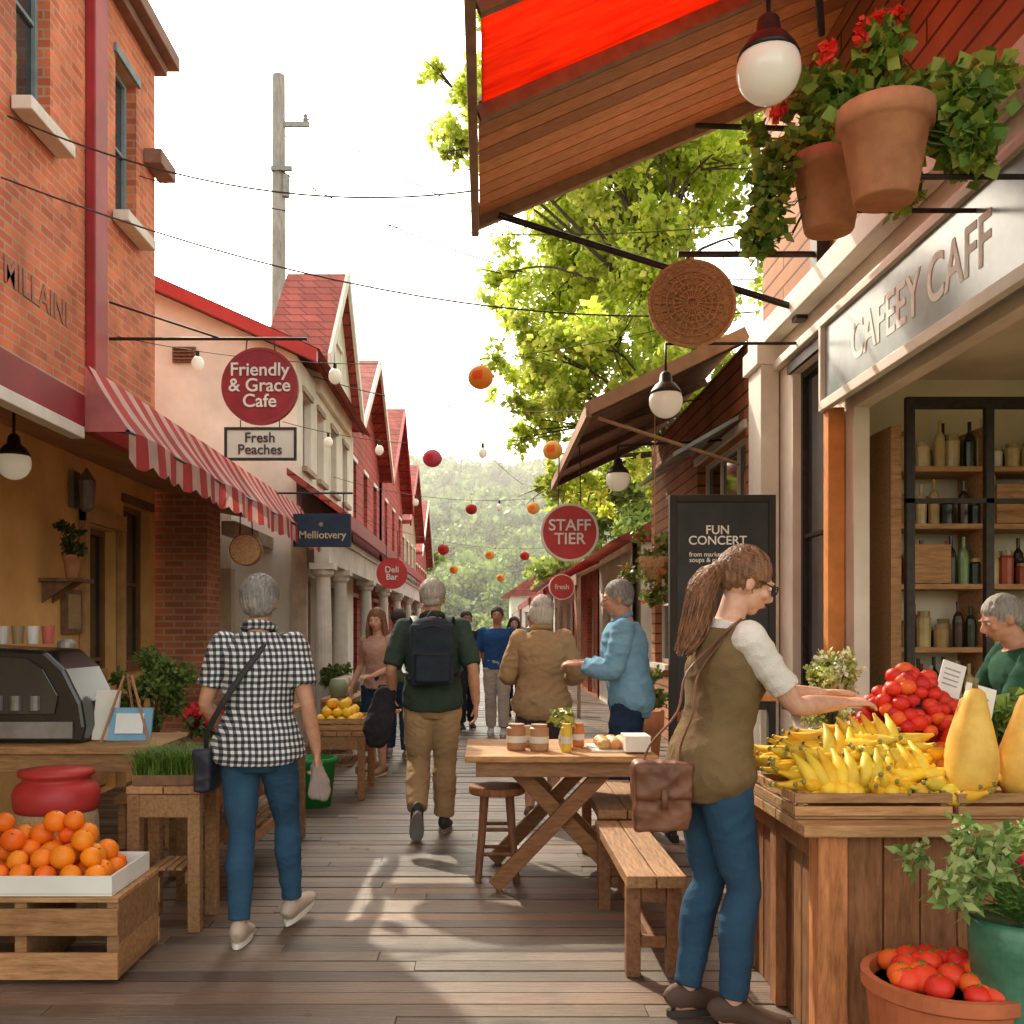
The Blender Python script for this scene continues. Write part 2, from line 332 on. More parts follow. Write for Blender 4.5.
vs_=hn.new('ShaderNodeVolumeScatter'); vs_.inputs['Color'].default_value=(1,.97,.90,1); vs_.inputs['Density'].default_value=.0024; vs_.inputs['Anisotropy'].default_value=.3
hz.node_tree.links.new(vs_.outputs[0],hn['Material Output'].inputs['Volume'])
mb=MB(); mb.box((-45,48,-.5),(60,215,34)); mb.build('atmospheric_haze',hz)
# ------------------------------------------------------------------ ground + deck
mb=MB(); mb.quad([(-600,-100,-.06),(600,-100,-.06),(600,1400,-.06),(-600,1400,-.06)]); mb.build('ground',GROUND)
mb=MB(); y=-1.0
while y<62:
    wd=.125 if y<20 else .25
    x=-3.55-random.random()*1.2
    while x<3.2:
        ln=random.uniform(2.2,3.6); x2=min(x+ln,3.3)
        g=random.uniform(.5,1.3); wr=random.uniform(.92,1.16); tint=(g*wr,g,g*(2-wr)*random.uniform(.92,1.02))
        dz=random.uniform(-.0035,.0035)
        mb.box((x+.002,y+.004,-.04),(x2-.002,y+wd-.005,dz),0,tint); x=x2
    y+=wd
dk=mb.build('boardwalk_street',DECK)
mb=MB(); mb.quad([(-5,-1.5,-.045),(5,-1.5,-.045),(5,63,-.045),(-5,63,-.045)]); mb.build('boardwalk_substructure',mat('gap_dark',(.02,.017,.015)))
mb=MB(); leaves(mb,[(random.uniform(-1.6,1.2),random.uniform(3,16),.006,.12) for _ in range(30)],70,.04,[(.35,.25,.06),(.2,.1,.04),(.3,.32,.08)])
mb.v=[(x,y,.004+abs(z)*.08) for x,y,z in mb.v]; mb.build('fallen_leaves',LEAFP)
# ------------------------------------------------------------------ left brick building
e=gem('brick_building',(-6,6.2,0))
mb=MB()
wall(mb,(-3.4,0,0),Y1,X1,1.0,10.3,3.05,7.2,[(7.25,7.82,5.3,7.0),(9.2,9.75,5.3,6.75),(4.6,5.2,5.3,7.0)],0,1,2,mull=(0,1))
wall(mb,(0,10.3,0),X1,Y1,-9,-3.4,0,7.2,[],0)
mb.box((-9,1.0,0),(-3.55,10.29,7.19),0)
mb.build('walls',[BRICK,GLASS,mat('window_frame_slate',(.24,.30,.31))],e)
mb=MB(); mb.box((-9.1,.9,7.2),(-3.3,10.4,7.3)); mb.box((-9.1,.9,7.302),(-3.2,10.5,7.45))
mb.box((-3.398,9.95,6.1),(-3.22,10.42,6.25)); mb.build('cornice',mat('cornice_brown',(.28,.14,.095)),e,bevel=.01)
mb=MB(); mb.box((-3.397,8.5,2.9),(-3.31,8.78,7.19)); mb.build('red_corner_board',RED,e,bevel=.01)
mb=MB()
for a,b in((7.25,7.82),(9.2,9.75),(4.6,5.2)): mb.box((-3.39,a-.1,5.18),(-3.24,b+.1,5.28))
mb.build('stone_sills',STONE,e,bevel=.008)
text('MILLAINI',(-3.394,7.6,4.0),.28,(H90,0,H90),mat('faded_letters',(.38,.15,.09)),e,'painted_name',.002)
mb=MB()
wall(mb,(-3.4,0,0),Y1,X1,1.0,10.3,0,3.05,[(8.45,9.2,.02,2.35,'door',(0,1)),(9.4,10.15,1.15,2.65),(4.4,6.4,1.0,2.4,'glass',(2,0))],0,1,2)
mb.build('shopfront_wall',[OCHRE,GLASS,mat('frame_brown',(.26,.13,.06))],e)
mb=MB(); mb.box((-3.395,8.36,0),(-3.33,8.44,2.5)); mb.box((-3.395,9.21,0),(-3.33,9.29,2.5)); mb.box((-3.395,8.36,2.36),(-3.325,9.29,2.5))
mb.box((-3.5,8.5,.05),(-3.45,9.15,1.1)); mb.build('door_panel_and_trim',mat('door_ochre',(.60,.35,.14)),e,bevel=.006)
mb=MB(); mb.poly([(-3.4,1,3.3),(-2.3,1,2.76),(-2.3,1,2.70),(-3.4,1,2.9)],(0,11.1,0)); mb.build('overhang_roof',mat('soffit_brown',(.50,.28,.14),scale=8),e)
mb=MB(); mb.box((-2.31,1,2.58),(-2.24,12.1,2.765)); mb.build('red_fascia',RED,e,bevel=.006)
mb=MB(); mb.box((-2.30,1,2.51),(-2.22,5.55,2.575)); mb.build('cream_trim',WHITE,e,bevel=.005)
mb=MB(); mb.box((-3.42,10.36,.18),(-2.88,10.88,2.95)); mb.build('brick_pillar_shaft',BRICK2,e)
mb=MB(); mb.box((-3.46,10.32,0),(-2.84,10.92,.18)); mb.box((-3.46,10.32,2.95),(-2.84,10.92,3.05)); mb.build('pillar_base_and_cap',STONE,e,bevel=.01)
# striped awning
e=gem('striped_awning',(-2.2,8.8,2.7)); mb=MB()
n=64; ya,yb=5.6,12.05
for i in range(n):
    y0=ya+(yb-ya)*i/n; y1=ya+(yb-ya)*(i+1)/n
    w0=.014*math.sin(y0*6.5);w1=.014*math.sin(y1*6.5)
    for k in range(5):
        a=k/5;b=(k+1)/5
        xa,za,xb,zb=-2.22+.24*a,2.93-.36*a-.02*math.sin(a*3.14),-2.22+.24*b,2.93-.36*b-.02*math.sin(b*3.14)
        mb.quad([(xa+w0*a,y0,za),(xa+w1*a,y1,za),(xb+w1*b,y1,zb),(xb+w0*b,y0,zb)])
    s0=.05*abs(math.sin(math.pi*(y0-ya)/.3));s1=.05*abs(math.sin(math.pi*(y1-ya)/.3))
    mb.quad([(-1.98+w0,y0,2.57),(-1.98+w1,y1,2.57),(-1.972+w1*1.6,y1,2.41-s1),(-1.972+w0*1.6,y0,2.41-s0)])
mb.build('striped_cloth',AWN,e,smooth=False)
mb=MB(); mb.tube([(-2.0,ya,2.56),(-2.0,yb,2.56)],.014,8)
for y in(ya+.02,7.8,9.9,yb-.02): mb.tube([(-2.0,y,2.56),(-2.3,y,2.62)],.012,8)
mb.build('awning_frame',METAL,e)
mb=MB(); mb.poly([(-2.24,ya,2.93),(-1.99,ya,2.56),(-2.24,ya,2.56)],(0,.006,0)); mb.poly([(-2.24,yb,2.93),(-1.99,yb,2.56),(-2.24,yb,2.56)],(0,.006,0)); mb.build('end_panels',mat('pink_cloth',(.6,.16,.15),trans=.3),e)
# ------------------------------------------------------------------ cream building B
e=gem('cream_gabled_building',(-5,16,0)); mb=MB()
mb.quad([(-9.5,13,0),(-2.45,13,0),(-2.45,13,5.02),(-6,13,6.6),(-9.5,13,5.02)],0)
wall(mb,(-2.45,0,0),Y1,X1,13,18.6,0,5.02,[(13.45,14.1,3.65,4.65),(14.6,15.2,3.65,4.65),(15.9,16.5,3.65,4.65),(17.2,17.8,3.65,4.65),(13.5,14.6,.0,2.2,'door'),(15.4,17.4,.7,2.2)],0,1,2)
mb.box((-9.4,13.2,0),(-2.6,18.6,5.0),0)
mb.build('walls',[CREAM,GLASS,mat('frame_tan',(.42,.30,.2))],e)
mb=MB()
mb.poly([(-2.15,12.75,4.88),(-6,12.75,6.6),(-9.9,12.75,4.88),(-9.9,12.75,5.0),(-6,12.75,6.76),(-2.15,12.75,5.04)],(0,.12,0)); mb.build('red_rake_trim',REDB,e)
mb=MB(); mb.quad([(-2.12,12.8,5.05),(-2.12,18.7,5.05),(-6,18.7,6.78),(-6,12.8,6.78)]); mb.quad([(-9.9,12.8,5.05),(-9.9,18.7,5.05),(-6,18.7,6.78),(-6,12.8,6.78)]); mb.build('roof',SHINGLE,e)
mb=MB(); mb.box((-4.05,12.95,4.92),(-3.75,12.99,5.12))
for k in range(4): mb.box((-4.03,12.92,4.95+k*.045),(-3.77,12.95,4.965+k*.045))
mb.build('wall_vent',WOODD,e)
mb=MB()
mb.poly([(-3.1,14.5,4.9),(-3.1,17.9,4.9),(-3.1,17.9,5.45),(-3.1,16.2,7.1),(-3.1,14.5,5.45)],(.72,0,0),0)
mb.build('cross_gable_wall',CREAM,e)
mb=MB()
for (ya,za,yb,zb) in((14.3,5.27,16.2,7.12),(18.1,5.27,16.2,7.12)):
    mb.poly([(-3.2,ya,za),(-3.2,yb,zb),(-3.2,yb,zb+.1),(-3.2,ya,za+.1)],(.95,0,0))
mb.build('cross_gable_roof',SHINGLE,e)
mb=MB()
for (ya,za,yb,zb) in((14.25,5.18,16.2,7.08),(18.15,5.18,16.2,7.08)):
    mb.poly([(-2.24,ya,za),(-2.24,yb,zb),(-2.24,yb,zb+.22),(-2.24,ya,za+.22)],(.05,0,0))
mb.build('barge_boards',WHITE,e)
mb=MB(); wall(mb,(-2.37,0,0),Y1,X1,15.8,16.6,5.3,6.1,[(15.95,16.45,5.4,6.0)],0,1,0); mb.build('gable_window',[WHITE,GLASS],e)
def gablehouse(name,x,y0,y1,ze,zp,wallm,trim,back=-4.6,win=True,sgn=1):
    e=gem(name,((x+back)/2,(y0+y1)/2,0)); mb=MB(); N=(sgn,0,0)
    ym=(y0+y1)/2; k=max(2,int((y1-y0)/1.6)); ops=[]
    if win:
        for i in range(k):
            c=y0+(y1-y0)*(i+.5)/k; ops.append((c-.35,c+.35,ze-1.7,ze-.5)); ops.append((c-.45,c+.45,.5,2.1))
    wall(mb,(x,0,0),Y1,N,y0,y1,0,ze,ops,0,1,2)
    mb.quad([(x,y0,ze),(x,y1,ze),(x,ym,zp)],0)
    mb.box((min(x-sgn*.15,back),y0,0),(max(x-sgn*.15,back),y1,ze-.01),0)
    mb.quad([(back,y0,ze),(back,y1,ze),(back,ym,zp)],0)
    mb.build('walls',[wallm,GLASS,WHITE],e)
    mb=MB()
    for ya in(y0-.25,y1+.25):
        za=ze-.25*(zp-ze)/(ym-y0)
        xx=sorted([x+sgn*.3,back])
        mb.poly([(xx[0],ya,za),(xx[0],ym,zp),(xx[0],ym,zp+.12),(xx[0],ya,za+.12)],(xx[1]-xx[0],0,0),0)
        x3=x+sgn*.3
        mb.poly([(x3,ya,za-.06),(x3,ym,zp-.06),(x3,ym,zp+.14),(x3,ya,za+.14)],(sgn*.05,0,0),1)
    mb.build('roof',[SHINGLE,trim],e); return e
gablehouse('red_gabled_house',-2.6,18.9,24.6,5.3,7.2,SIDING,WHITE)
gablehouse('red_gabled_house',-2.6,25.2,31.5,5.3,7.6,SIDING,REDB)
gablehouse('tan_gabled_house',-2.7,32.2,39,5.0,7.2,mat('tan_wall',(.5,.36,.24)),RED)
gablehouse('red_gabled_house',-2.8,40,48,4.6,7.0,SIDING,WHITE)
e=gem('red_roofed_veranda',(-2.1,24,0))
mb=MB(); mb.poly([(-2.44,12.3,3.45),(-1.72,12.3,2.92),(-1.72,12.3,2.84),(-2.44,12.3,3.36)],(0,29,0)); mb.build('veranda_roof',SHINGLE,e)
mb=MB(); mb.box((-1.75,12.25,2.72),(-1.69,41.3,2.9)); mb.build('red_eave_board',RED,e)
mb=MB(); mb.box((-2.1,12.3,2.28),(-1.92,41,2.6)); mb.box((-2.14,12.28,2.6),(-1.88,41,2.68))
for y in(12.45,13.9,16.9,19.8,22.8,26,30,35,40):
    mb.box((-2.16,y-.15,0),(-1.86,y+.15,.12)); mb.lathe((-2.01,y,0),[(.135,.12),(.135,.17),(.105,.2),(.11,.9),(.10,1.6),(.085,2.1),(.125,2.14),(.13,2.2)],16); mb.box((-2.16,y-.15,2.2),(-1.86,y+.15,2.278))
mb.build('white_columns_and_beam',STONE,e)
mb=MB(); mb.quad([(-2.1,12.3,2.69),(-2.1,41,2.69),(-2.44,41,2.69),(-2.44,12.3,2.69)]); mb.build('veranda_ceiling',WHITE,e)
mb=MB(); mb.box((-2.9,11.0,2.5),(-2.75,13,2.65)); mb.box((-3.4,10.9,0),(-3.3,13,3.2)); mb.box((-2.5,12.9,0),(-2.3,12.99,2.6)); mb.box((-3.29,12.2,0),(-3.1,12.4,2.2))
mb.build('passage_wall',mat('beige_grey_wall',(.62,.50,.37)))
# ------------------------------------------------------------------ utility pole
e=gem('utility_pole',(-4.95,24,0)); mb=MB(); mb.tube([(-4.95,24,-.1),(-4.95,24,14.75)],[.19,.155],16); mb.build('pole',mat('grey_weathered_pole',(.38,.35,.32),(.25,.23,.21),scale=12,stretch=(2,2,.3),bump=.4),e,smooth=False)
mb=MB(); mb.box((-4.95,23.92,13.5),(-4.2,24.0,13.62)); mb.box((-5.1,23.8,12.4),(-4.6,23.9,12.5)); mb.lathe((-4.3,23.96,13.62),[(.05,0),(.07,.05),(.04,.1),(.06,.15),(.02,.2)],10); mb.tube([(-4.75,23.9,11.8),(-4.75,23.9,12.3)],.09,10); mb.build('crossarm_and_insulators',GREYM,e)
# ------------------------------------------------------------------ cafe on right
e=gem('corner_cafe',(4.5,5.3,0)); mb=MB()
wall(mb,(2.4,0,0),Y1,-X1,2.0,8.6,0,3.95,[(2.6,6.5,.95,2.9,'open'),(6.95,7.8,.9,3.45,'glass',(0,1))],0,1,2,dep=.1)
mb.build('front_wall',[mat('cafe_cream',(.84,.76,.64),(.74,.65,.53),scale=3),GLASS,METAL],e)
mb=MB(); mb.box((2.39,2.0,3.96),(2.55,8.6,6.0)); mb.build('upper_cedar_wall',SIDINGW,e)
mb=MB(); mb.box((2.52,2.0,2.95),(6.5,2.12,6.0)); mb.box((2.52,2.0,0),(6.5,2.12,.8)); mb.box((6.5,2.0,0),(6.6,8.6,6.0)); mb.box((2.52,7.0,0),(6.5,7.1,3.3)); mb.box((2.52,8.5,0),(6.5,8.6,6.0)); mb.box((2.52,2.12,3.2),(6.5,7.0,3.3)); mb.quad([(2.51,2.12,.01),(6.5,2.12,.01),(6.5,7,.01),(2.51,7,.01)])  # opening added in the unseen near wall to let light inside
mb.box((2.2,1.9,6.0),(6.8,8.7,6.12)); mb.build('interior_walls_and_ceiling',INT,e)
mb=MB(); mb.box((2.26,2.0,3.78),(2.39,8.6,3.955)); mb.box((2.33,2.0,3.55),(2.395,8.6,3.62)); mb.box((2.24,8.12,0),(2.39,8.5,3.77)); mb.box((2.2,8.08,0),(2.4,8.54,.2)); mb.box((2.2,8.08,3.6),(2.41,8.54,3.775))
mb.build('white_fascia_and_pilaster',WHITE,e,bevel=.008)
mb=MB(); mb.box((2.28,6.64,0),(2.39,6.74,2.93)); mb.build('orange_post',mat('orange_post_paint',(.72,.26,.06)),e,bevel=.006)
mb=MB(); mb.box((2.2,2.55,.9),(2.6,6.55,.96)); mb.build('serving_sill',WOODY,e,bevel=.006)
mb=MB(); mb.box((2.28,3.0,2.96),(2.385,6.7,3.5),0)
mb.box((2.25,2.95,2.92),(2.30,6.75,2.985),1); mb.box((2.25,2.95,3.485),(2.30,6.75,3.53),1); mb.box((2.25,6.71,2.985),(2.30,6.75,3.485),1)
mb.build('sign_panel',[GLASSG,WHITE],e,bevel=.004)
text('CAFEEY CAFF',(2.278,5.36,3.22),.34,(H90,0,-H90),mat('pale_lettering',(.90,.93,.90),(.80,.85,.82),scale=12,rough=.6,bump=0,dirt=.95),e,'sign_lettering',.0015,sx=.84)
mb=MB()
for z in(.9,1.3,1.72,2.12,2.5): mb.box((2.75,6.62,z),(5.0,6.98,z+.035),0)
mb.box((2.68,6.6,0),(2.75,6.98,2.8),0); mb.box((3.3,6.6,0),(3.34,6.98,2.8),0); mb.box((4.1,6.6,0),(4.14,6.98,2.8),0)
mb.build('shelving',WOODL,e,bevel=.003)
mb=MB()
for x in(2.66,3.16,3.75): mb.box((x,6.3,0),(x+.05,6.35,2.85))
mb.box((2.66,6.3,2.85),(4.9,6.35,2.92)); mb.box((2.66,6.3,2.25),(4.9,6.34,2.28)); mb.box((2.66,6.3,.9),(4.9,6.34,.96))
mb.build('steel_glazing_frame',METAL,e)
mb=MB()
for z in(.935,1.335,1.755,2.155,2.535):
    for yr in(6.70,6.84):
        x=2.8+random.random()*.04
        while x<4.9:
            cc=random.choice([(.02,.03,.015),(.05,.02,.01),(.5,.35,.15),(.45,.08,.03),(.7,.6,.5),(.03,.025,.02),(.2,.3,.1),(.6,.45,.2)])
            if z<1.2 or random.random()<.35:
                h=random.uniform(.26,.34); mb.lathe((x,yr,z),[(.034,0),(.036,h*.55),(.03,h*.68),(.012,h*.78),(.013,h)],10,0,cc); x+=.085
            else:
                h=random.uniform(.13,.24); mb.lathe((x,yr,z),[(.045,0),(.048,h*.8),(.036,h*.88)],10,0,cc); mb.lathe((x,yr,z+h*.88),[(.04,0),(.04,h*.14)],10,0,(.4,.3,.15)); x+=.115
mb.build('bottles_and_jars',mat('jar_glaze',(1,1,1),rough=.2,attr=True),e,smooth=False)
mb=MB(); mb.box((2.8,6.645,1.76),(3.1,6.66,2.02)); mb.box((3.4,6.64,2.16),(3.8,6.66,2.42)); mb.build('storage_boxes',WOODL,e,bevel=.004)
# big canopy
e=gem('timber_canopy',(1.2,5,5)); mb=MB()
xo,zo,xi,zi=-.04,4.55,2.4,5.6
def cz(x): return zo+(zi-zo)*(x-xo)/(xi-xo)
y=2.4
while y<7.45:
    wd=.17
    segs=[(1.95,xi)] if 2.6<y<5.9 else [(xo,xi)]
    for a,b in segs:
        g=random.uniform(.55,1.2)
        mb.poly([(a,y+.007,cz(a)),(b,y+.007,cz(b)),(b,y+.007,cz(b)+.03),(a,y+.007,cz(a)+.03)],(0,wd-.014,0),0,(g,g*random.uniform(.9,1),g*.95))
    y+=wd
mb.build('plank_soffit',CANW,e)
mb=MB()
for i in range(11):
    a=2.7+i*.3; mb.poly([(xo+.02,a,cz(xo+.02)+.01),(1.95,a,cz(1.95)+.01),(1.95,a,cz(1.95)+.016),(xo+.02,a,cz(xo+.02)+.016)],(0,.297,0))
mb.build('red_canvas_panel',REDCL,e)
mb=MB(); mb.poly([(xo-.05,7.5,4.45),(xi,7.5,5.5),(xi,7.5,5.68),(xo-.05,7.5,4.64)],(0,.06,0)); mb.box((xo-.06,2.3,4.42),(xo-.005,7.56,4.64))
for yy in(5.92,4.9,3.7,2.55): mb.beam((xo,yy,cz(xo)-.05),(xi,yy,cz(xi)-.05),.06,.09)
mb.beam((1.95,2.4,cz(1.95)-.05),(1.95,6,cz(1.95)-.05),.06,.09)
mb.build('edge_beams',mat('canopy_edge_grey',(.42,.28,.19),scale=10),e,bevel=.006)
mb=MB(); mb.tube([(.1,7.4,4.52),(2.38,7.45,3.83)],.025,10); mb.tube([(1.35,7.0,4.08),(2.38,7.0,4.08)],.022,10); mb.box((2.3,6.93,3.85),(2.385,7.07,4.2)); mb.tube([(1.45,6.9,4.93),(2.38,6.9,4.9)],.02,8); mb.box((2.3,7.38,3.75),(2.385,7.5,3.95))
mb.tube([(.9,3.0,4.9),(1.75,5.2,4.55)],.02,8)
mb.build('steel_struts',METAL,e,bevel=.002)
mb=MB(); mb.poly([(xo,6.0,4.62),(xi,6.0,5.67),(xi,6.0,5.7),(xo,6.0,4.65)],(0,1.5,0)); mb.build('roof_sheet',GREYM,e)
def pendant(name,x,y,z,r,rod,arm=None):
    e=gem(name,(x,y,z)); mb=MB(); mb.sph((x,y,z),(r,r,r*1.02),0,nu=24,nv=16); mb.build('opal_globe',GLOBE,e,smooth=True)
    mb=MB(); mb.lathe((x,y,z),[(r*.97,r*.42),(r*.88,r*.62),(r*.62,r*.98),(r*.40,r*1.15),(r*.34,r*1.6),(r*.2,r*1.75),(.012,r*1.8)],24); mb.tube([(x,y,z+r*1.75),(x,y,z+rod)],.009,8)
    if arm: mb.tube([(x,y,z+rod),arm],.012,8)
    mb.build('metal_shade_and_rod',METAL,e,smooth=True)
pendant('pendant_lamp',1.12,3.95,3.66,.125,1.25)
pendant('pendant_lamp',1.32,7.3,3.12,.122,.42,(2.38,7.5,3.6))
pendant('pendant_lamp',1.33,10,2.96,.12,.33,(2.38,10,3.35))
pendant('pendant_lamp',-2.85,6.05,2.46,.10,.35)
e=gem('hanging_wicker_disc',(1.44,7,3.74)); mb=MB(); R=Matrix.Rotation(H90,3,'X')
mb.lathe((1.44,7.0,3.72),[(.02,-.06),(.16,-.05),(.27,-.02),(.305,.02),(.31,.05),(.29,.06),(.27,.03)],36,R=R)
for k in range(1,7):
    rr=.045*k; mb.tube([(1.44+rr*math.cos(a),7.0+.055-.02*(k/6)**2*1,3.72+rr*math.sin(a)) for a in [i*math.pi/16 for i in range(33)]],.006,5)
mb.tube([(1.44,7.0,4.0),(1.44,7.0,4.08)],.008,6)
for k in range(24):
    a=k*math.pi/12; mb.tube([(1.44+.03*math.cos(a),6.935,3.72+.03*math.sin(a)),(1.44+.17*math.cos(a),6.945,3.72+.17*math.sin(a)),(1.44+.28*math.cos(a),6.975,3.72+.28*math.sin(a))],.006,5)
for k in range(2,7): rr=.045*k; yy=7-.06+.04*(max(0,rr-.12)/.18)**2-.006; mb.tube([(1.44+rr*math.cos(a),yy,3.72+rr*math.sin(a)) for a in [i*math.pi/16 for i in range(33)]],.005,5)
mb.build('woven_disc',WICKER,e)
# second shop
e=gem('brown_awning_shop',(3.8,11.5,0)); mb=MB()
wall(mb,(2.4,0,0),Y1,-X1,8.7,14.4,0,4.1,[(9.2,11.3,1.0,3.3,'glass',(2,0)),(11.8,12.7,.02,2.3,'door'),(13,14.1,1.0,2.6)],0,1,2)
mb.box((2.55,8.7,0),(5.2,14.4,4.09),0); mb.build('walls',[SIDINGW,GLASS,WHITE],e)
mb=MB(); y=9.2
while y<13.9:
    g=random.uniform(.8,1.6); mb.poly([(.98,y,3.5),(2.4,y,4.18),(2.4,y,4.21),(.98,y,3.53)],(0,.16,0),0,(g,g,g)); y+=.165
for yy in(9.25,10.8,12.3,13.8): mb.beam((.98,yy,3.46),(2.39,yy,4.13),.05,.07,0,(.6,.6,.6))
mb.build('awning_boards',WOODD,e)
mb=MB(); mb.beam((.95,9.15,3.46),(.95,14.0,3.46),.05,.12); mb.beam((.93,9.16,3.47),(2.4,9.16,4.17),.05,.12); mb.tube([(1.05,9.3,3.42),(2.38,9.35,3.0)],.018,8); mb.build('awning_edge',mat('awning_edge_brown',(.42,.25,.14)),e)
mb=MB(); mb.poly([(2.36,9.3,3.45),(1.75,9.3,3.1),(1.75,9.3,3.06),(2.36,9.3,3.41)],(0,2.0,0)); mb.build('propped_shutter',GLASSG,e)
def shop(name,y0,y1,z,wm,awm,x=2.4,aw=(1.5,2.75,2.35)):
    e=gem(name,(3.8,(y0+y1)/2,0)); mb=MB(); k=max(2,int((y1-y0)/2)); ops=[]
    for i in range(k):
        c=y0+(y1-y0)*(i+.5)/k; ops.append((c-.6,c+.6,.8 if i%2 else .02,2.2,'glass' if i%2 else 'door'))
    wall(mb,(x,0,0),Y1,-X1,y0,y1,0,z,ops,0,1,2); mb.box((x+.15,y0,0),(5.4,y1,z-.01),0); mb.build('walls',[wm,GLASS,WHITE],e)
    mb=MB()
    mb.poly([(x-.35,y0-.1,z),(3.9,y0-.1,z+.9),(5.6,y0-.1,z)],(0,y1-y0+.2,0)); mb.build('roof',SHINGLE,e)
    mb=MB(); mb.poly([(aw[0],y0+.1,aw[2]),(x,y0+.1,aw[1]),(x,y0+.1,aw[1]+.03),(aw[0],y0+.1,aw[2]+.03)],(0,y1-y0-.2,0)); mb.box((aw[0]-.01,y0+.1,aw[2]-.16),(aw[0]+.01,y1-.1,aw[2]+.02))
    for yy in(y0+.2,y1-.2): mb.tube([(aw[0]+.05,yy,0),(aw[0]+.05,yy,aw[2])],.03,8)
    mb.build('awning',awm,e)
shop('cream_shop',16.3,21,2.9,CREAM,mat('beige_awning',(.6,.42,.28),trans=.3))
shop('brick_shop',21.3,27,2.9,BRICK,mat('red_awning',(.55,.06,.07),trans=.3),aw=(1.25,2.75,2.3))
shop('white_shop',27.4,35,2.9,WHITE,mat('pink_awning',(.65,.2,.2),trans=.3),aw=(1.2,2.75,2.3))
shop('cream_shop',36,46,3.2,CREAM,mat('white_awning',(.75,.7,.62),trans=.3),aw=(1.2,2.75,2.3))
e=gem('garden_house',(5,60,0)); mb=MB(); wall(mb,(0,57,0),X1,-Y1,1.5,8,0,3.4,[(2.3,3.4,.9,2.4),(4.4,5.6,.9,2.4)],0,1,2); mb.box((1.5,57.2,0),(8,62,3.4)); mb.poly([(1,56.7,3.4),(8.5,56.7,3.4),(4.7,56.7,5.8)],(0,6,0),2); mb.build('house_body',[CREAM,GLASS,SHINGLE],e)
# ------------------------------------------------------------------ hills and trees
mb=MB(); nx,ny=60,24; vs=[]
for j in range(ny):
    for i in range(nx):
        x=-150+300*i/(nx-1); y=64+ (j/(ny-1))*220
        h=-.05+ (38*(min(1,max(0,(y-75)/150)))**1.15)*(1+.25*noise.noise(V((x*.02,y*.02,0))))+1.2*noise.noise(V((x*.07,y*.07,3)))*(j>0)
        h+= max(0,(-x-5))*.04
        vs.append((x,y,h if j>0 else -.07))
fs=[(j*nx+i,j*nx+i+1,(j+1)*nx+i+1,(j+1)*nx+i) for j in range(ny-1) for i in range(nx-1)]
mb.add(vs,fs); hill=mb.build('hills',HILL,smooth=True)
from mathutils.bvhtree import BVHTree
bv=BVHTree.FromPolygons([V(v) for v in vs],fs)
mb=MB()
def ground_h(x,y):
    h=bv.ray_cast(V((x,y,300)),V((0,0,-1))); return h[0].z if h[0] is not None else 0
for band,(ya,yb,nn,ls,pal) in enumerate([(66,85,26,.32,[(.10,.17,.035),(.20,.28,.06),(.30,.36,.09)]),(85,130,120,.5,[(.11,.18,.045),(.19,.27,.07),(.27,.33,.10)]),(130,235,300,.95,[(.11,.17,.06),(.17,.24,.09),(.24,.30,.12)])]):  # haze is mixed into the leaf colours, more so in farther bands
    cs=[]
    for i in range(nn):
        y=random.uniform(ya,yb); x=random.uniform(-.12,.17)*y
        r=random.uniform(1.3,2.4)*(1+band*.4)*(.6 if band==0 else 1); z=ground_h(x,y)
        for k in range(6): cs.append((x+random.uniform(-.6,.6)*r,y+random.uniform(-.5,.5)*r,z+r*random.uniform(.2,.9),r*random.uniform(.35,.6)))
    leaves(mb,cs,len(cs)*52,ls,pal,var=.5,asp=.5)
mb.build('distant_trees',LEAF)
def tree(name,base,clumps,nleaf,size,pal,trunk_r=.22):
    e=gem(name,base); mb=MB(); b=V(base)
    f1=V((b.x-.1,b.y,b.z+2.2)); f2=V((b.x-.3,b.y+.1,b.z+4.2)); f3=V((b.x-.7,b.y,b.z+6.5))
    mb.tube([b,V((b.x+.05,b.y,b.z+1)),f1,f2,f3,V((b.x-.9,b.y,b.z+9))],[trunk_r*1.25,trunk_r,trunk_r*.85,trunk_r*.62,trunk_r*.4,trunk_r*.12],12,sub=4)
    for c in clumps:
        cc=V(c[:3]); st=min([f1,f2,f3],key=lambda p:(p-cc).length+(2 if p.z>cc.z+.3 else 0))
        mid=(st+cc)/2+V((random.uniform(-.3,.3),random.uniform(-.3,.3),random.uniform(0,.4)))
        mb.tube([st,mid,cc],[trunk_r*.2,trunk_r*.1,.010],7,sub=4)
        for k in range(5):
            d=V((random.gauss(0,1),random.gauss(0,1),random.gauss(0,.8))).normalized()*c[3]*1.0
            mb.tube([mid.lerp(cc,random.uniform(.3,1)),cc+d*.6,cc+d],[.016,.008,.003],5)
    mb.build('trunk_and_limbs',BARK,e,smooth=True)
    mb=MB(); sub=[]
    for c in clumps:
        for k in range(13):
            d=V((random.gauss(0,1),random.gauss(0,1),random.gauss(0,.8))).normalized()*c[3]*random.uniform(.2,1.2)
            sub.append((c[0]+d.x,c[1]+d.y,c[2]+d.z,c[3]*random.uniform(.18,.42)))
    leaves(mb,sub,nleaf,size,pal,var=.6,asp=.34,shell=.7)
    mb.build('crown_leaves',LEAF,e)
cl=[]
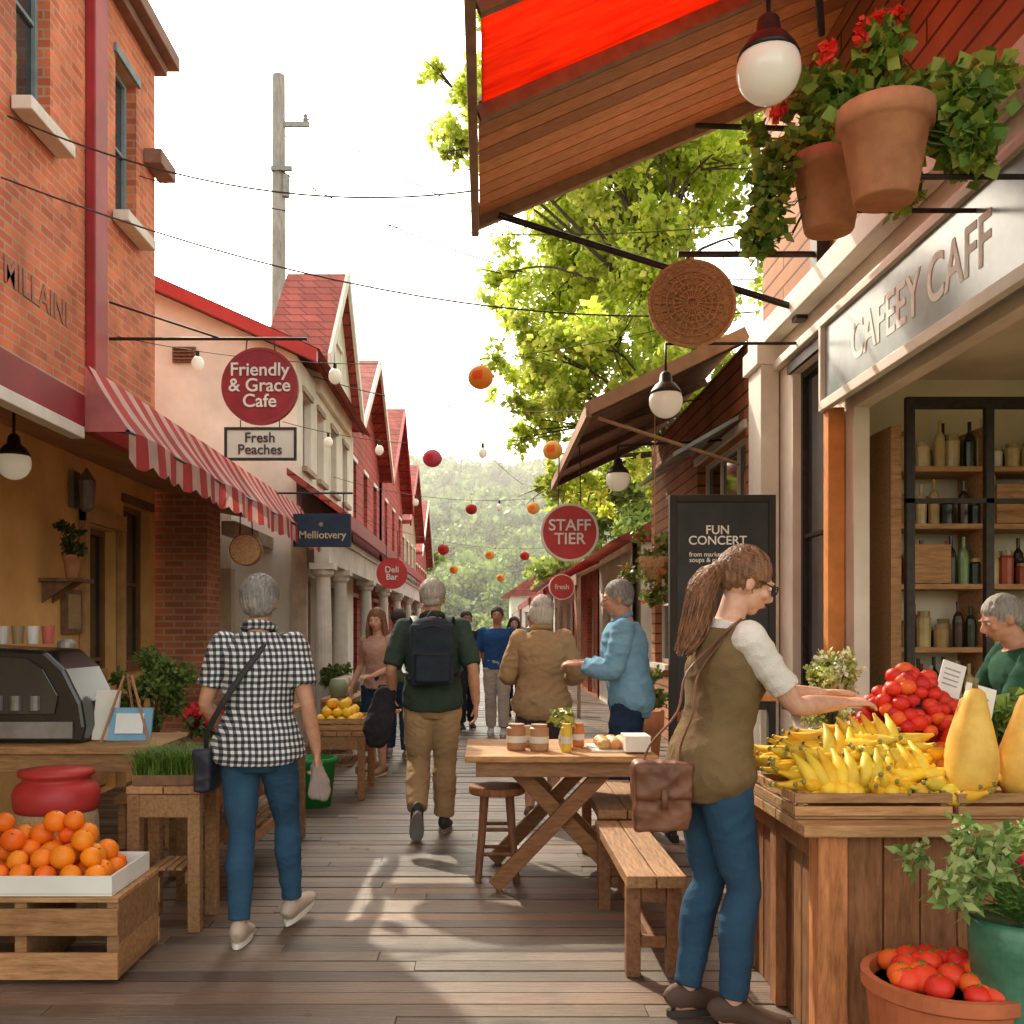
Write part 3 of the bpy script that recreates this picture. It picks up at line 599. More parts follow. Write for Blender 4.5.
for (px,pz,r) in [(-.15,10.6,.6),(-.35,8.9,.4),(-.6,9.7,.3),(-.8,10.7,.3),(.1,9.6,.8),(.6,11.2,1.2),(.3,7.6,.5),(1.2,9.0,1.2),(1.1,7.2,1.0),(.6,6.0,.6),(.75,4.9,.6),(1.2,5.7,.8),(1.1,3.9,.6),(1.9,6.4,1.1),(2.0,8.0,1.2),(2.3,10.0,1.4),(2.9,7.0,1.1),(3.3,8.6,1.2),(2.0,4.9,.9),(2.8,5.3,.9),(3.4,6.0,.9),(1.8,3.9,.7),(3.8,10.5,1.4),(4.4,7.5,1.3),(1.6,12.5,1.3),(3.2,12.6,1.3)]:
    cl.append((px,16+random.uniform(-1.2,1.6),pz,r))
for i in range(12): cl.append((random.uniform(.7,3.7),random.uniform(13.9,15.2),random.uniform(5.0,9.8),random.uniform(.45,.85)))
for i in range(12): cl.append((random.uniform(.4,3.8),random.uniform(16.5,18.2),random.uniform(4.2,10.5),random.uniform(.6,1.0)))
PALT=[(.30,.44,.04),(.52,.64,.07),(.68,.76,.11),(.80,.80,.17)]
tree('leafy_street_tree',(3.2,15.35,0),cl,88000,.12,PALT)
cl=[(x,y,z,r) for x,y,z,r in [(4.2,47,5,1.8),(5.6,47,7,2.5),(4.5,47,7.5,1.6),(6.5,47,8,2.6)]]
tree('roadside_tree',(5.9,47.2,0),cl,6000,.35,[(.2,.29,.06),(.34,.42,.09),(.44,.5,.13)],.3)
cl=[(-3.9,50,4,1.5),(-3.7,50,5.6,1.2),(-5,51,6,2.0),(-3.3,50,2.6,.9)]
tree('roadside_tree',(-4.0,50,0),cl,5000,.3,[(.14,.21,.05),(.25,.32,.08),(.34,.39,.11)],.25)
cl=[(-6.4,26,7.4,.8),(-7.2,26,7.0,1.0),(-6.0,26.3,6.6,.8)]
tree('roof_edge_tree',(-6.6,26,0),cl,3000,.2,[(.2,.26,.06),(.34,.4,.12)],.12)
# ------------------------------------------------------------------ wires and lanterns
def cat(a,b,sag,n=18): a=V(a);b=V(b); return [a.lerp(b,i/n)-V((0,0,sag*4*(i/n)*(1-i/n))) for i in range(n+1)]
e=gem('overhead_wires',(0,12,5)); mb=MB()
for a,b,s,r in [((-3.39,7.1,5.1),(-.04,7.5,4.75),.25,.007),((-3.39,7.0,4.62),(2.39,8.8,4.25),.35,.007),((-4.4,23.96,13.8),(9,30,12),1.2,.016),((-4.9,23.8,12.4),(6,26,10.2),.8,.016),((-3.39,9.8,5.9),(2.39,8.7,5.0),.3,.005),((-4.95,24,13.6),(2,52,9),1.2,.014),((-2.4,14,5.0),(2.45,11,4.0),.3,.007)]:
    mb.tube(cat(a,b,s),r,5)
mb.build('cables',METAL,e)
def string(name,a,b,sag,items):
    e=gem(name,(V(a)+V(b))/2); mb=MB(); pts=cat(a,b,sag,30); mb.tube(pts,.004,5)
    lm=MB()
    for t,r,cc in items:
        p=V(a).lerp(V(b),t)-V((0,0,sag*4*t*(1-t)))
        if cc is None:
            mb.tube([p,p-V((0,0,.07))],.016,8); lm.sph(p-V((0,0,.07+r*.8)),(r,r,r*1.2),1,(1,1,1),14,10)
        else:
            mb.tube([p,p-V((0,0,.06))],.005,5); c0=p-V((0,0,.06+r*.92))
            prof=[(max(.015,r*math.cos(ph)*(1+.025*math.cos(ph*22))),r*.92*math.sin(ph)) for ph in [(-.5+k/22)*math.pi*.93 for k in range(23)]]
            o=len(lm.f); lm.lathe(c0,prof,22,0,cc)
            for q in range(o,len(lm.f)):
                if (q-o)//22 in (8,9,10,11,12,13) and ((q-o)%22)%7<3: lm.c[q]=(min(1,cc[0]*1.2),cc[1]*.35,cc[2]*.3)
    mb.build('cord',METAL,e); lm.build('lanterns',[mat('lantern_paper',(1,1,1),(.9,.9,.9),rough=.8,attr=True,trans=.35,bump=0),GLOBE],e,smooth=True)
OR=(.85,.42,.08);RD=(.6,.06,.06);YL=(.85,.55,.15);PK=(.6,.12,.18)
string('lantern_string',(-3.38,9.2,4.15),(2.38,8.9,4.35),.38,[(.13,.06,None),(.35,.06,None),(.58,.115,OR)])
string('lantern_string',(-2.43,12,3.95),(2.38,10.5,3.95),.4,[(.12,.055,None),(.38,.11,PK),(.66,.11,YL),(.25,.05,None),(.5,.05,None)])
string('lantern_string',(-2.43,16,3.9),(2.0,15.6,3.7),.3,[(.5,.09,RD),(.3,.05,None),(.72,.1,YL),(.6,.05,None)])
string('lantern_string',(-2.58,21,3.8),(2.3,21,3.3),.35,[(.35,.12,RD),(.55,.1,YL),(.7,.1,RD)])
string('lantern_string',(-2.58,28,4.0),(2.3,28,3.2),.45,[(.35,.12,OR),(.62,.12,YL)])
# ------------------------------------------------------------------ signs
def round_sign(name,x,y,z,r,m,txt,size,hang,rimm=None,thick=.03):
    e=gem(name,(x,y,z)); R=Matrix.Rotation(H90,3,'X'); mb=MB()
    mb.lathe((x,y,z),[(r*.98,-thick),(r,-thick*.8),(r,thick*.8),(r*.98,thick)],48,0,R=R)
    mb.lathe((x,y-.0,z),[(r*1.03,-thick*.9),(r*1.03,thick*1.25),(r*.95,thick*1.25),(r*.95,thick*.5)],48,1,R=R)
    mb.lathe((x,y-.0,z),[(r*.949,thick*.6),(r*.949,thick*1.1),(.001,thick*1.1)],48,0,R=R)
    mb.build('disc',[m,rimm or WHITE],e)
    mb=MB()
    for dx in(-r*.4,r*.4): mb.tube([(x+dx,y,z+r*.9),(x+dx*.9,y,z+hang)],.006,6)
    mb.build('hanger',METAL,e)
    if txt: text(txt,(x,y-thick*1.35,z),size,(H90,0,0),LETW,e)
    return e
e=round_sign('round_cafe_sign',-2.02,9,3.64,.335,mat('maroon_sign',(.38,.035,.045)),'Friendly\n& Grace\nCafe',.165,.42,RED)
mb=MB(); mb.tube([(-3.38,9,4.07),(-1.6,9,4.07)],.015,8); mb.tube([(-3.38,9,4.4),(-2.4,9,4.08)],.01,8); mb.build('wall_bracket',METAL,e)
e=gem('white_hanging_sign',(-2.02,9,3.12)); mb=MB(); mb.box((-2.32,8.98,2.99),(-1.71,9.02,3.25),0); mb.box((-2.34,8.97,2.97),(-1.69,8.985,2.995),1); mb.box((-2.34,8.97,3.245),(-1.69,8.985,3.27),1); mb.box((-2.34,8.97,2.995),(-2.315,8.985,3.245),1); mb.box((-1.715,8.97,2.995),(-1.69,8.985,3.245),1)
mb.tube([(-2.2,9,3.25),(-2.2,9,3.34)],.005,6,1); mb.tube([(-1.85,9,3.25),(-1.85,9,3.34)],.005,6,1); mb.build('panel',[CARD,METAL],e)
text('Fresh\nPeaches',(-2.02,8.972,3.12),.125,(H90,0,0),mat('grey_letters',(.10,.07,.07)),e)
round_sign('round_staff_sign',.93,11,2.52,.31,REDS,'STAFF\nTIER',.175,.95)
round_sign('small_red_sign',.86,11.2,1.93,.14,REDS,'fresh',.08,.2)
round_sign('round_wooden_sign',-2.15,9,2.17,.14,WICKER,'',.05,.38,WOODD)
round_sign('small_red_sign',-1.3,14,2.24,.21,REDS,'Deli\nBar',.12,.6,REDS)
e=gem('navy_hanging_sign',(-1.72,10.6,2.5)); mb=MB(); mb.box((-2.03,10.58,2.33),(-1.42,10.62,2.68)); mb.tube([(-1.95,10.6,2.68),(-1.95,10.6,2.9)],.006,6); mb.tube([(-1.5,10.6,2.68),(-1.5,10.6,2.9)],.006,6); mb.tube([(-2.9,10.6,2.9),(-1.4,10.6,2.9)],.012,6); mb.build('panel',mat('navy_paint',(.02,.04,.08)),e,bevel=.005)
text('* \nMelliotvery',(-1.72,10.577,2.5),.11,(H90,0,0),mat('gold_letters',(.6,.5,.3)),e,ext=.002)
e=gem('standing_menu_board',(1.65,6.9,1.2)); mb=MB(); mb.box((1.31,6.88,.95),(1.96,6.91,2.33),0)
for a,b in(((1.27,6.87,0),(1.32,6.93,2.38)),((1.95,6.87,0),(2.0,6.93,2.38))): mb.box(a,b,1)
mb.box((1.32,6.87,2.33),(1.95,6.93,2.38),1); mb.box((1.32,6.87,.9),(1.95,6.93,.95),1); mb.box((1.27,6.8,0),(1.32,7.3,.05),1); mb.box((1.95,6.8,0),(2.0,7.3,.05),1)
mb.build('board_and_frame',[BLACK,mat('black_frame',(.03,.025,.02))],e,bevel=.004)
text('FUN\nCONCERT',(1.60,6.877,2.10),.085,(H90,0,0),LETW,e,'chalk_lettering',ext=.001); text('from market\nsoups & pies',(1.52,6.877,1.95),.045,(H90,0,0),CARD,e,'chalk_lettering',ext=.001)
# ------------------------------------------------------------------ hanging plants
def pot(mb,c,r,h,m=0):
    mb.lathe(c,[(r*.62,0),(r*.66,.01),(r*.92,h*.78),(r*1.02,h*.79),(r*1.05,h),(r*.93,h),(r*.9,h*.85)],28,m)
G1=[(.09,.20,.03),(.18,.33,.045),(.32,.46,.07),(.50,.60,.12)]
for pi,(x,y,z,r,h) in enumerate([(1.58,3.95,3.14,.18,.36),(1.60,4.65,3.30,.17,.34)]):
    e=gem('hanging_flower_pot',(x,y,z)); mb=MB(); pot(mb,(x,y,z),r,h); mb.build('terracotta_pot',TERRA,e,smooth=True)
    mb=MB(); mb.tube([(x+r*.75,y,z+.1),(2.38,y,z+.1)],.012,8); mb.build('wall_bracket',METAL,e)
    mb=MB(); cs=[(x+random.uniform(-.3,.42),y+random.uniform(-.1,.3),z+h+random.uniform(.02,.26),random.uniform(.07,.14)) for i in range(18)]
    if pi:
        for k in range(5):
            a=random.uniform(2.4,3.6)
            for q in range(7): cs.append((x+math.cos(a)*(r+.10+q*.012),y-math.sin(a)*(r+.03),z+h-.065*q,.055))
    for k in range(4):
        a=random.uniform(-.6,.5)
        for q in range(5): cs.append((x+math.cos(a)*(r+.10+q*.02),y+math.sin(a)*(r+.03),z+h-.05*q,.06))
    leaves(mb,cs,2800,.058,G1,asp=.45)
    for k in range(30):
        c0=random.choice(cs); mb.tube([(x,y,z+h-.02),((x+c0[0])/2,(y+c0[1])/2,c0[2]+.05),c0[:3]],.003,4,0,(.14,.22,.05))
    leaves(mb,[(x-.08,y-.05,z+h+.28,.06),(x-.02,y-.08,z+h+.30,.05),(x-.24,y-.05,z+h+.2,.04)],320,.034,[(.75,.03,.02),(.85,.10,.05)],asp=.6)
    mb.build('trailing_foliage_and_blooms',LEAFP,e)
def bush(name,c,r,h,potm,pal,n,ls,potr=.16,poth=.3,fl=None):
    x,y,z=c; e=gem(name,c); mb=MB(); pot(mb,c,potr,poth); mb.build('pot',potm,e,smooth=True)
    mb=MB(); cs=[(x+random.gauss(0,r*.4),y+random.gauss(0,r*.4),z+poth+h*random.uniform(.1,.9),r*random.uniform(.25,.45)) for i in range(18)]
    for cc in cs[:14]: mb.tube([(x,y,z+poth*.8),((x+cc[0])/2,(y+cc[1])/2,(z+poth+cc[2])/2),cc[:3]],.004,4,0,(.12,.12,.05))
    leaves(mb,cs,n,ls,pal,asp=.4)
    if fl: leaves(mb,[(q[0]+random.uniform(-.05,.05),q[1]-q[3]*.6,q[2]+q[3]*.6,.03) for q in cs],fl[1],fl[2],[fl[0],tuple(v*.7 for v in fl[0])],asp=.5)
    mb.build('foliage',LEAFP,e)
bush('potted_shrub',(-2.25,6.8,.35),.24,.62,TERRA,[(.06,.13,.025),(.15,.23,.05),(.26,.34,.09)],3600,.038,.17,.4)
e=gem('low_plant_stand',(-2.25,6.8,.17)); mb=MB(); mb.box((-2.45,6.6,.30),(-2.05,7.0,.348))
for a in(-2.43,-2.12):
    for b in(6.62,6.93): mb.box((a,b,0),(a+.05,b+.05,.299))
mb.build('stand_top_and_legs',WOODL,e,bevel=.004)
bush('potted_white_flowers',(1.50,4.35,.80),.13,.34,WHITE,[(.24,.33,.07),(.5,.54,.16),(.65,.65,.3)],1800,.024,.085,.22,((.8,.78,.6),300,.018))
bush('potted_herbs',(1.35,8.7,0),.2,.35,TERRA,[(.1,.17,.03),(.25,.32,.07)],900,.05,.2,.75)
bush('potted_shrub',(-1.75,12.2,0),.25,.7,TERRA,[(.05,.10,.02),(.2,.26,.07)],1200,.06,.17,.35)
e=gem('hanging_flower_basket',(1.6,9.6,2.1)); mb=MB(); cs=[(1.63+random.gauss(0,.13),9.6+random.gauss(0,.1),2.1+random.uniform(-.35,.3),.1) for i in range(18)]
leaves(mb,cs,1500,.05,[(.12,.18,.03),(.28,.34,.07)]); leaves(mb,cs,260,.04,[(.7,.05,.04),(.8,.3,.1)],asp=.6); mb.build('foliage',LEAFP,e)
mb=MB(); mb.lathe((1.63,9.6,2.05),[(.06,-.12),(.14,0),(.16,.1)],16); mb.tube([(1.63,9.6,2.15),(1.63,9.6,3.75)],.005,5); mb.build('basket_and_chain',WICKER,e)
# ------------------------------------------------------------------ stalls : LEFT
def rv(a=.75,b=1.15): g=random.uniform(a,b); return (g,g*random.uniform(.94,1.02),g*random.uniform(.9,1.0))
e=gem('wooden_pallet_crate',(-1.85,4.3,.18)); mb=MB()
x0,x1,y0,y1=-2.30,-1.50,4.08,4.62
for k in range(6): yy=y0+k*(y1-y0)/6; mb.box((x0,yy+.006,.335),(x1,yy+.083,.355),0,rv())
for z in(.02,.20):
    for yy in(y0+.002,y1-.02): mb.box((x0,yy,z),(x1,yy+.018,z+.11),0,rv())
for x in(x0+.002,-1.93,x1-.052): mb.box((x,y0+.022,.02),(x+.05,y1-.022,.333),0,rv(.6,.9))
for x in(x0,x1-.018): mb.box((x+.001,y0+.024,.05),(x+.017,y1-.024,.16),0,rv())
mb.build('slats',WOODL,e,bevel=.003)
def fruitpile(xr,yr,z,r,rows,colf,squash=1,seed=1,jit=.3):
    random.seed(seed); mb=MB()
    nx=int((xr[1]-xr[0])/(2*r)); ny=int((yr[1]-yr[0])/(2*r))
    for L_ in range(rows):
        for i in range(nx-L_):
            for j in range(max(1,ny-L_)):
                if L_ and random.random()<.1*L_: continue
                x=xr[0]+r*(1+L_)+2*r*i+random.uniform(-jit,jit)*r; yy=yr[0]+r*(1+L_)+2*r*j+random.uniform(-jit,jit)*r; zz=z+r+L_*r*1.35+random.uniform(-.15,.25)*r
                rr=r*random.uniform(.86,1.07); R=Matrix.Rotation(random.uniform(-.8,.8),3,'X')@Matrix.Rotation(random.uniform(-.8,.8),3,'Y')
                mb.sph((x,yy,zz),(rr,rr,rr*squash),0,colf(),18,12,R)
                if random.random()<.6:
                    p=V((x,yy,zz))+R@V((0,0,rr*squash*.98)); mb.sph(p,(rr*.13,rr*.13,rr*.06),0,(.12,.16,.03),6,4)
    return mb
e=gem('tray_of_oranges',(-1.85,4.35,.45)); mb=MB()
tx0,tx1,ty0,ty1=-2.28,-1.53,4.10,4.56
mb.box((tx0,ty0,.358),(tx1,ty1,.366)); mb.box((tx0,ty0,.368),(tx1,ty0+.008,.44)); mb.box((tx0,ty1-.008,.368),(tx1,ty1,.44)); mb.box((tx0,ty0+.01,.368),(tx0+.008,ty1-.01,.44)); mb.box((tx1-.008,ty0+.01,.368),(tx1,ty1-.01,.44))
mb.build('white_tray',CARD,e)
fruitpile((tx0+.01,tx1-.005),(ty0+.01,ty1-.005),.37,.050,4,lambda:(random.uniform(.86,.98),random.uniform(.15,.28),.010),.95,3).build('oranges',FRUIT,e,smooth=True)
e=gem('red_topped_barrel',(-2.1,4.95,.4)); mb=MB()
mb.lathe((-2.12,4.95,0),[(.17,0),(.19,.05),(.205,.3),(.195,.52),(.185,.58)],32,1); mb.lathe((-2.12,4.95,.56),[(.19,0),(.2,.02),(.205,.09),(.185,.13),(.16,.145),(.155,.165),(.178,.175),(.178,.2),(.05,.21)],32,0)
mb.build('barrel_body',[REDB,BURLAP],e,smooth=True)
e=gem('counter_table',(-2.5,5.6,.5)); mb=MB()
for k in range(5): mb.box((-3.3,5.22+k*.15,.80),(-1.72,5.365+k*.15,.84),0,rv())
for (x,yy) in((-1.82,5.28),(-1.82,5.88),(-3.2,5.28),(-3.2,5.88)): mb.box((x-.03,yy-.03,0),(x+.03,yy+.03,.798),0,rv(.6,.8))
mb.box((-3.2,5.26,.70),(-1.85,5.29,.797),0,rv(.7,.9)); mb.build('table_frame',WOODL,e,bevel=.004)
e=gem('glass_pastry_case',(-2.5,5.6,1.1)); mb=MB()
pr=[(-2.92,.842),(-2.16,.842),(-2.14,.93),(-2.16,1.06),(-2.25,1.24),(-2.36,1.34),(-2.92,1.37)]
mb.poly([(x,5.35,z) for x,z in pr],(0,.5,0),0); mb.build('case_body',BLKGL,e,bevel=.02)
mb=MB(); mb.poly([(-2.88,5.335,1.0),(-2.3,5.335,1.0),(-2.28,5.335,1.1),(-2.36,5.335,1.24),(-2.45,5.335,1.3),(-2.88,5.335,1.32)],(0,.012,0),0)
mb.box((-2.9,5.33,.87),(-2.2,5.349,.96),1)
for k in range(5): mb.tube([(-2.8+k*.1,5.33,1.02),(-2.8+k*.1,5.33,1.10)],.03,10,1)
mb.lathe((-2.3,5.5,1.35),[(.05,0),(.05,.03),(.03,.05)],14,1)
mb.build('display_window_and_controls',[GLASS,GREYM],e,bevel=.003)
mb=MB(); cols2=[(.7,.65,.6),(.5,.1,.08),(.6,.55,.5),(.3,.2,.1)]
e=gem('counter_cups_and_boxes',(-2.7,5.65,1.45))
for k in range(6): mb.lathe((-2.88+k*.085,5.62,1.372),[(.028,0),(.035,.10),(.03,.10)],14,0,cols2[k%4])
mb.build('cups',PAINT,e)
e=gem('menu_card_easel',(-1.95,5.45,1)); mb=MB(); R=Matrix.Rotation(-.28,3,'X')
mb.box((-2.03,5.40,.85),(-1.80,5.415,1.03),0,(.20,.42,.60),R); mb.box((-1.99,5.385,.89),(-1.84,5.399,1.0),0,(.8,.82,.8),R)
mb.tube([(-2.06,5.36,.845),(-1.97,5.46,1.2)],.008,6,0,(.4,.2,.1)); mb.tube([(-1.80,5.36,.845),(-1.93,5.46,1.2)],.008,6,0,(.4,.2,.1)); mb.tube([(-1.95,5.6,.845),(-1.95,5.46,1.2)],.008,6,0,(.4,.2,.1))
mb.box((-2.15,5.5,.842),(-2.02,5.52,1.12),0,(.75,.7,.6),R); mb.build('card_and_stand',PAINT,e)
def slat_table(name,x0,x1,y0,y1,h,m=WOODY):
    e=gem(name,((x0+x1)/2,(y0+y1)/2,h/2)); mb=MB(); k=max(2,int((x1-x0)/.12))
    for i in range(k): a=x0+(x1-x0)*i/k; mb.box((a+.003,y0,h-.035),(a+(x1-x0)/k-.003,y1,h),0,rv())
    for x in(x0+.035,x1-.035):
        for yy in(y0+.035,y1-.035): mb.box((x-.03,yy-.03,0),(x+.03,yy+.03,h-.037),0,rv(.6,.9))
    mb.box((x0+.02,y0+.012,h-.15),(x1-.02,y0+.034,h-.04),0,rv(.7,.9)); mb.box((x0+.066,y0+.05,.22),(x0+.09,y1-.05,.28),0,rv(.7,.9)); mb.box((x1-.09,y0+.05,.22),(x1-.066,y1-.05,.28),0,rv(.7,.9))
    for i in range(4): a=x0+.1+(x1-x0-.2)*i/4; mb.box((a+.004,y0+.05,.285),(a+(x1-x0-.2)/4-.004,y1-.05,.30),0,rv())
    mb.build('table_frame',m,e,bevel=.004); return e
slat_table('produce_bench',-1.72,-1.36,4.78,5.15,.70)
slat_table('produce_bench',-1.66,-1.25,5.35,7.0,.66)
e=gem('tray_of_greens',(-1.55,5,.75)); mb=MB(); mb.box((-1.70,4.82,.702),(-1.40,5.12,.75),1); blades(mb,(-1.55,4.97,.75),.15,1800,.13,[(.06,.15,.02),(.12,.24,.03),(.22,.34,.05)],0,.003,lean=1.1); mb.build('greens',[LEAFP,WOODD],e)
e=gem('red_flower_planter',(-1.75,5.75,.8)); mb=MB(); mb.box((-1.66,5.55,.662),(-1.28,6.1,.78),1); cs=[(-1.48+random.uniform(-.2,.16),5.8+random.uniform(-.25,.25),.86+random.uniform(0,.08),.06) for _ in range(20)]
leaves(mb,cs,1100,.04,[(.06,.12,.02),(.15,.22,.05)]); leaves(mb,[(c[0],c[1]-.02,c[2]+.05,.05) for c in cs],1300,.03,[(.5,.02,.03),(.75,.05,.07)],asp=.6); mb.build('flowers',[LEAFP,WOODD],e)
slat_table('lemon_stand',-1.50,-1.02,8.5,9.3,.58)
e=gem('crate_of_lemons',(-1.26,8.8,.68)); mb=MB()
def crate(mb,x0,x1,y0,y1,z0,h,t=.014,m=0):
    mb.box((x0,y0,z0),(x1,y1,z0+.01),m,rv(.6,.8))
    for k in range(2):
        za=z0+.012+k*(h-.012)/2; zb=za+(h-.012)/2-.012
        mb.box((x0,y0-.001,za),(x1,y0+t,zb),m,rv()); mb.box((x0,y1-t,za),(x1,y1,zb),m,rv()); mb.box((x0-.001,y0+t,za),(x0+t,y1-t,zb),m,rv()); mb.box((x1-t,y0+t,za),(x1+.001,y1-t,zb),m,rv())
    for a in(x0+t,x1-t-.02):
        for b in(y0+t,y1-t-.02): mb.box((a,b,z0+.01),(a+.02,b+.02,z0+h-.004),m,rv(.6,.8))
crate(mb,-1.48,-1.04,8.55,9.2,.582,.12); mb.build('crate',WOODL,e)
fruitpile((-1.47,-1.05),(8.56,9.2),.62,.048,3,lambda:(random.uniform(.88,.98),random.uniform(.45,.64),.03),.9,5).build('lemons',FRUIT,e,smooth=True)
e=gem('green_bin',(-1.5,8.35,.2)); mb=MB(); mb.lathe((-1.42,8.25,0),[(.15,0),(.19,.36),(.205,.37),(.205,.4),(.18,.4),(.15,.05)],24); mb.build('bin_body',mat('green_plastic',(.02,.30,.06),rough=.4),e,smooth=True)
slat_table('display_table',-2.0,-1.62,7.3,9.6,.78)
e=gem('display_goods',(-1.8,8.4,.9)); mb=MB()
for k in range(9):
    yy=7.4+k*.24; cc=random.choice([(.5,.35,.2),(.7,.65,.55),(.15,.25,.12),(.5,.12,.06),(.2,.3,.4)]); hh=random.uniform(.1,.3); mb.box((-1.92,yy,.782),(-1.72,yy+.17,.782+hh),0,cc)
    if k%3==0: mb.box((-1.80,yy,.783+hh),(-1.66,yy+.01,.783+hh+.16),0,(.75,.72,.66),Matrix.Rotation(-.3,3,'X'))
mb.build('boxes_and_cards',PAINT,e,bevel=.01)
slat_table('display_table',-1.75,-1.4,10.6,12.0,.72)
e=gem('display_goods',(-1.6,11.2,.85)); mb=MB()
for k in range(6): mb.lathe((-1.58,10.75+k*.2,.722),[(.08,0),(.1,.12),(.08,.2)],12,0,random.choice([(.6,.5,.4),(.4,.2,.1),(.7,.4,.1),(.3,.35,.2)]))
mb.build('jars',PAINT,e,smooth=True)
e=gem('framed_notice',(-3.35,7.2,1.9)); mb=MB(); mb.box((-3.39,8.0,1.42),(-3.35,8.32,1.78),0); mb.box((-3.352,8.04,1.46),(-3.345,8.28,1.74),1); mb.build('frame',[WOODD,BURLAP],e)
bush('wall_shelf_plant',(-3.2,7.75,1.85),.13,.25,TERRA,[(.05,.09,.02),(.12,.18,.04)],600,.03,.07,.18)
e=gem('wall_shelf',(-3.28,7.75,1.83)); mb=MB(); mb.box((-3.395,7.6,1.82),(-3.1,7.92,1.848)); mb.poly([(-3.395,7.66,1.66),(-3.395,7.66,1.818),(-3.16,7.66,1.818)],(0,.02,0)); mb.poly([(-3.395,7.84,1.66),(-3.395,7.84,1.818),(-3.16,7.84,1.818)],(0,.02,0)); mb.build('shelf_and_brackets',WOODD,e)
e=gem('wall_lantern',(-3.3,8.2,2.5)); mb=MB(); mb.box((-3.39,8.15,2.45),(-3.35,8.27,2.75)); mb.lathe((-3.27,8.21,2.42),[(.03,0),(.06,.03),(.075,.25),(.03,.32),(.01,.36)],12); mb.build('lantern_body',GREYM,e)
# ------------------------------------------------------------------ table, stool, benches
e=gem('trestle_table',(.42,5.9,.4)); mb=MB()
for k in range(6): mb.box((-.11,5.46+k*.145,.725),(.95,5.60+k*.145,.76),0,rv(.9,1.3))
mb.box((-.05,5.5,.64),(.9,5.53,.724),0,rv(.6,.75))
for yy in(5.58,6.2):
    mb.beam((.05,yy,.02),(.72,yy,.72),.05,.085,0,(.6,.5,.45)); mb.beam((.80,yy+.052,.02),(.12,yy+.052,.72),.05,.085,0,(.6,.5,.45))
    mb.box((-.02,yy+.0,.66),(.88,yy+.05,.723),0,(.6,.55,.5))
mb.beam((.42,5.6,.38),(.42,6.25,.38),.04,.06,0,(.6,.5,.5)); mb.build('planks_and_cross_legs',WOODL,e,bevel=.005)
def stool(name,x,y,r,h):
    e=gem(name,(x,y,h/2)); mb=MB(); mb.lathe((x,y,h-.045),[(r*.96,0),(r,.01),(r,.035),(r*.97,.045)],28,0,(.8,.7,.65))
    for a in(.78,2.35,3.93,5.5):
        c,s_=math.cos(a),math.sin(a); mb.tube([(x+c*r*.62,y+s_*r*.62,h-.046),(x+c*r*.75,y+s_*r*.75,h*.5),(x+c*r*.95,y+s_*r*.95,0)],[.026,.023,.02],10,0,(.45,.4,.38))
    for z,f in((.16,.88),(.3,.8)):
        for a in(.78,2.35,3.93,5.5): mb.tube([(x+math.cos(a)*r*f,y+math.sin(a)*r*f,z),(x+math.cos(a+1.57)*r*f,y+math.sin(a+1.57)*r*f,z)],.012,8,0,(.45,.4,.38))
    mb.build('seat_and_legs',WOODZ,e,bevel=.002)
stool('round_stool',.07,5.85,.165,.54)
def bench(name,x0,x1,y0,y1,h):
    e=gem(name,((x0+x1)/2,(y0+y1)/2,h/2)); mb=MB()
    for k in range(2): a=x0+(x1-x0)*k/2; mb.box((a+.003,y0,h-.05),(a+(x1-x0)/2-.003,y1,h),0,rv(.7,.9))
    for yy in(y0+.1,y1-.1):
        mb.box((x0+.01,yy-.03,0),(x0+.07,yy+.03,h-.052),0,(.5,.42,.4)); mb.box((x1-.07,yy-.03,0),(x1-.01,yy+.03,h-.052),0,(.5,.42,.4)); mb.box((x0+.072,yy-.018,.12),(x1-.072,yy+.018,.17),0,(.5,.42,.4)); mb.box((x0+.072,yy-.018,h-.13),(x1-.072,yy+.018,h-.055),0,(.5,.42,.4))
    mb.beam(((x0+x1)/2,y0+.12,.145),((x0+x1)/2,y1-.12,.145),.035,.05,0,(.5,.42,.4)); mb.build('seat_and_legs',WOODY,e,bevel=.004)
bench('wooden_bench',.58,.83,4.1,5.3,.44); bench('wooden_bench',.62,.95,5.5,6.6,.46)
e=gem('table_food_and_jars',(.5,5.9,.8)); mb=MB()
for (x,yy,r,h,cc) in[(.18,5.75,.055,.15,(.45,.22,.10)),(.31,5.72,.055,.15,(.48,.26,.12)),(.25,5.95,.05,.12,(.55,.4,.25)),(.46,5.65,.03,.16,(.8,.55,.05)),(.55,5.9,.035,.14,(.6,.2,.05))]:
    mb.lathe((x,yy,.761),[(r*.9,0),(r,.01),(r,h*.85),(r*.8,h*.9),(r*.85,h)],18,0,cc)
    mb.lathe((x,yy,.761+h*.3),[(r*1.03,0),(r*1.03,h*.25)],18,0,(.75,.7,.6))
for k in range(9): mb.sph((.68+.06*(k%3),5.7+.09*(k//3),.80),(.045,.05,.035),0,random.choice([(.6,.35,.12),(.75,.6,.35),(.65,.3,.1)]),12,8)
mb.box((.60,5.62,.761),(.90,5.98,.772),0,(.75,.72,.65)); mb.box((.78,5.55,.773),(.92,5.75,.86),0,(.8,.75,.65))
mb.lathe((.47,5.88,.761),[(.03,0),(.04,.05),(.025,.11),(.03,.12)],12,0,(.6,.55,.5))
leaves(mb,[(.47,5.88,.93,.06),(.43,5.9,.95,.04)],150,.04,[(.2,.3,.05),(.6,.5,.1)])
mb.build('cups_plates_bread',PAINT,e,smooth=False)
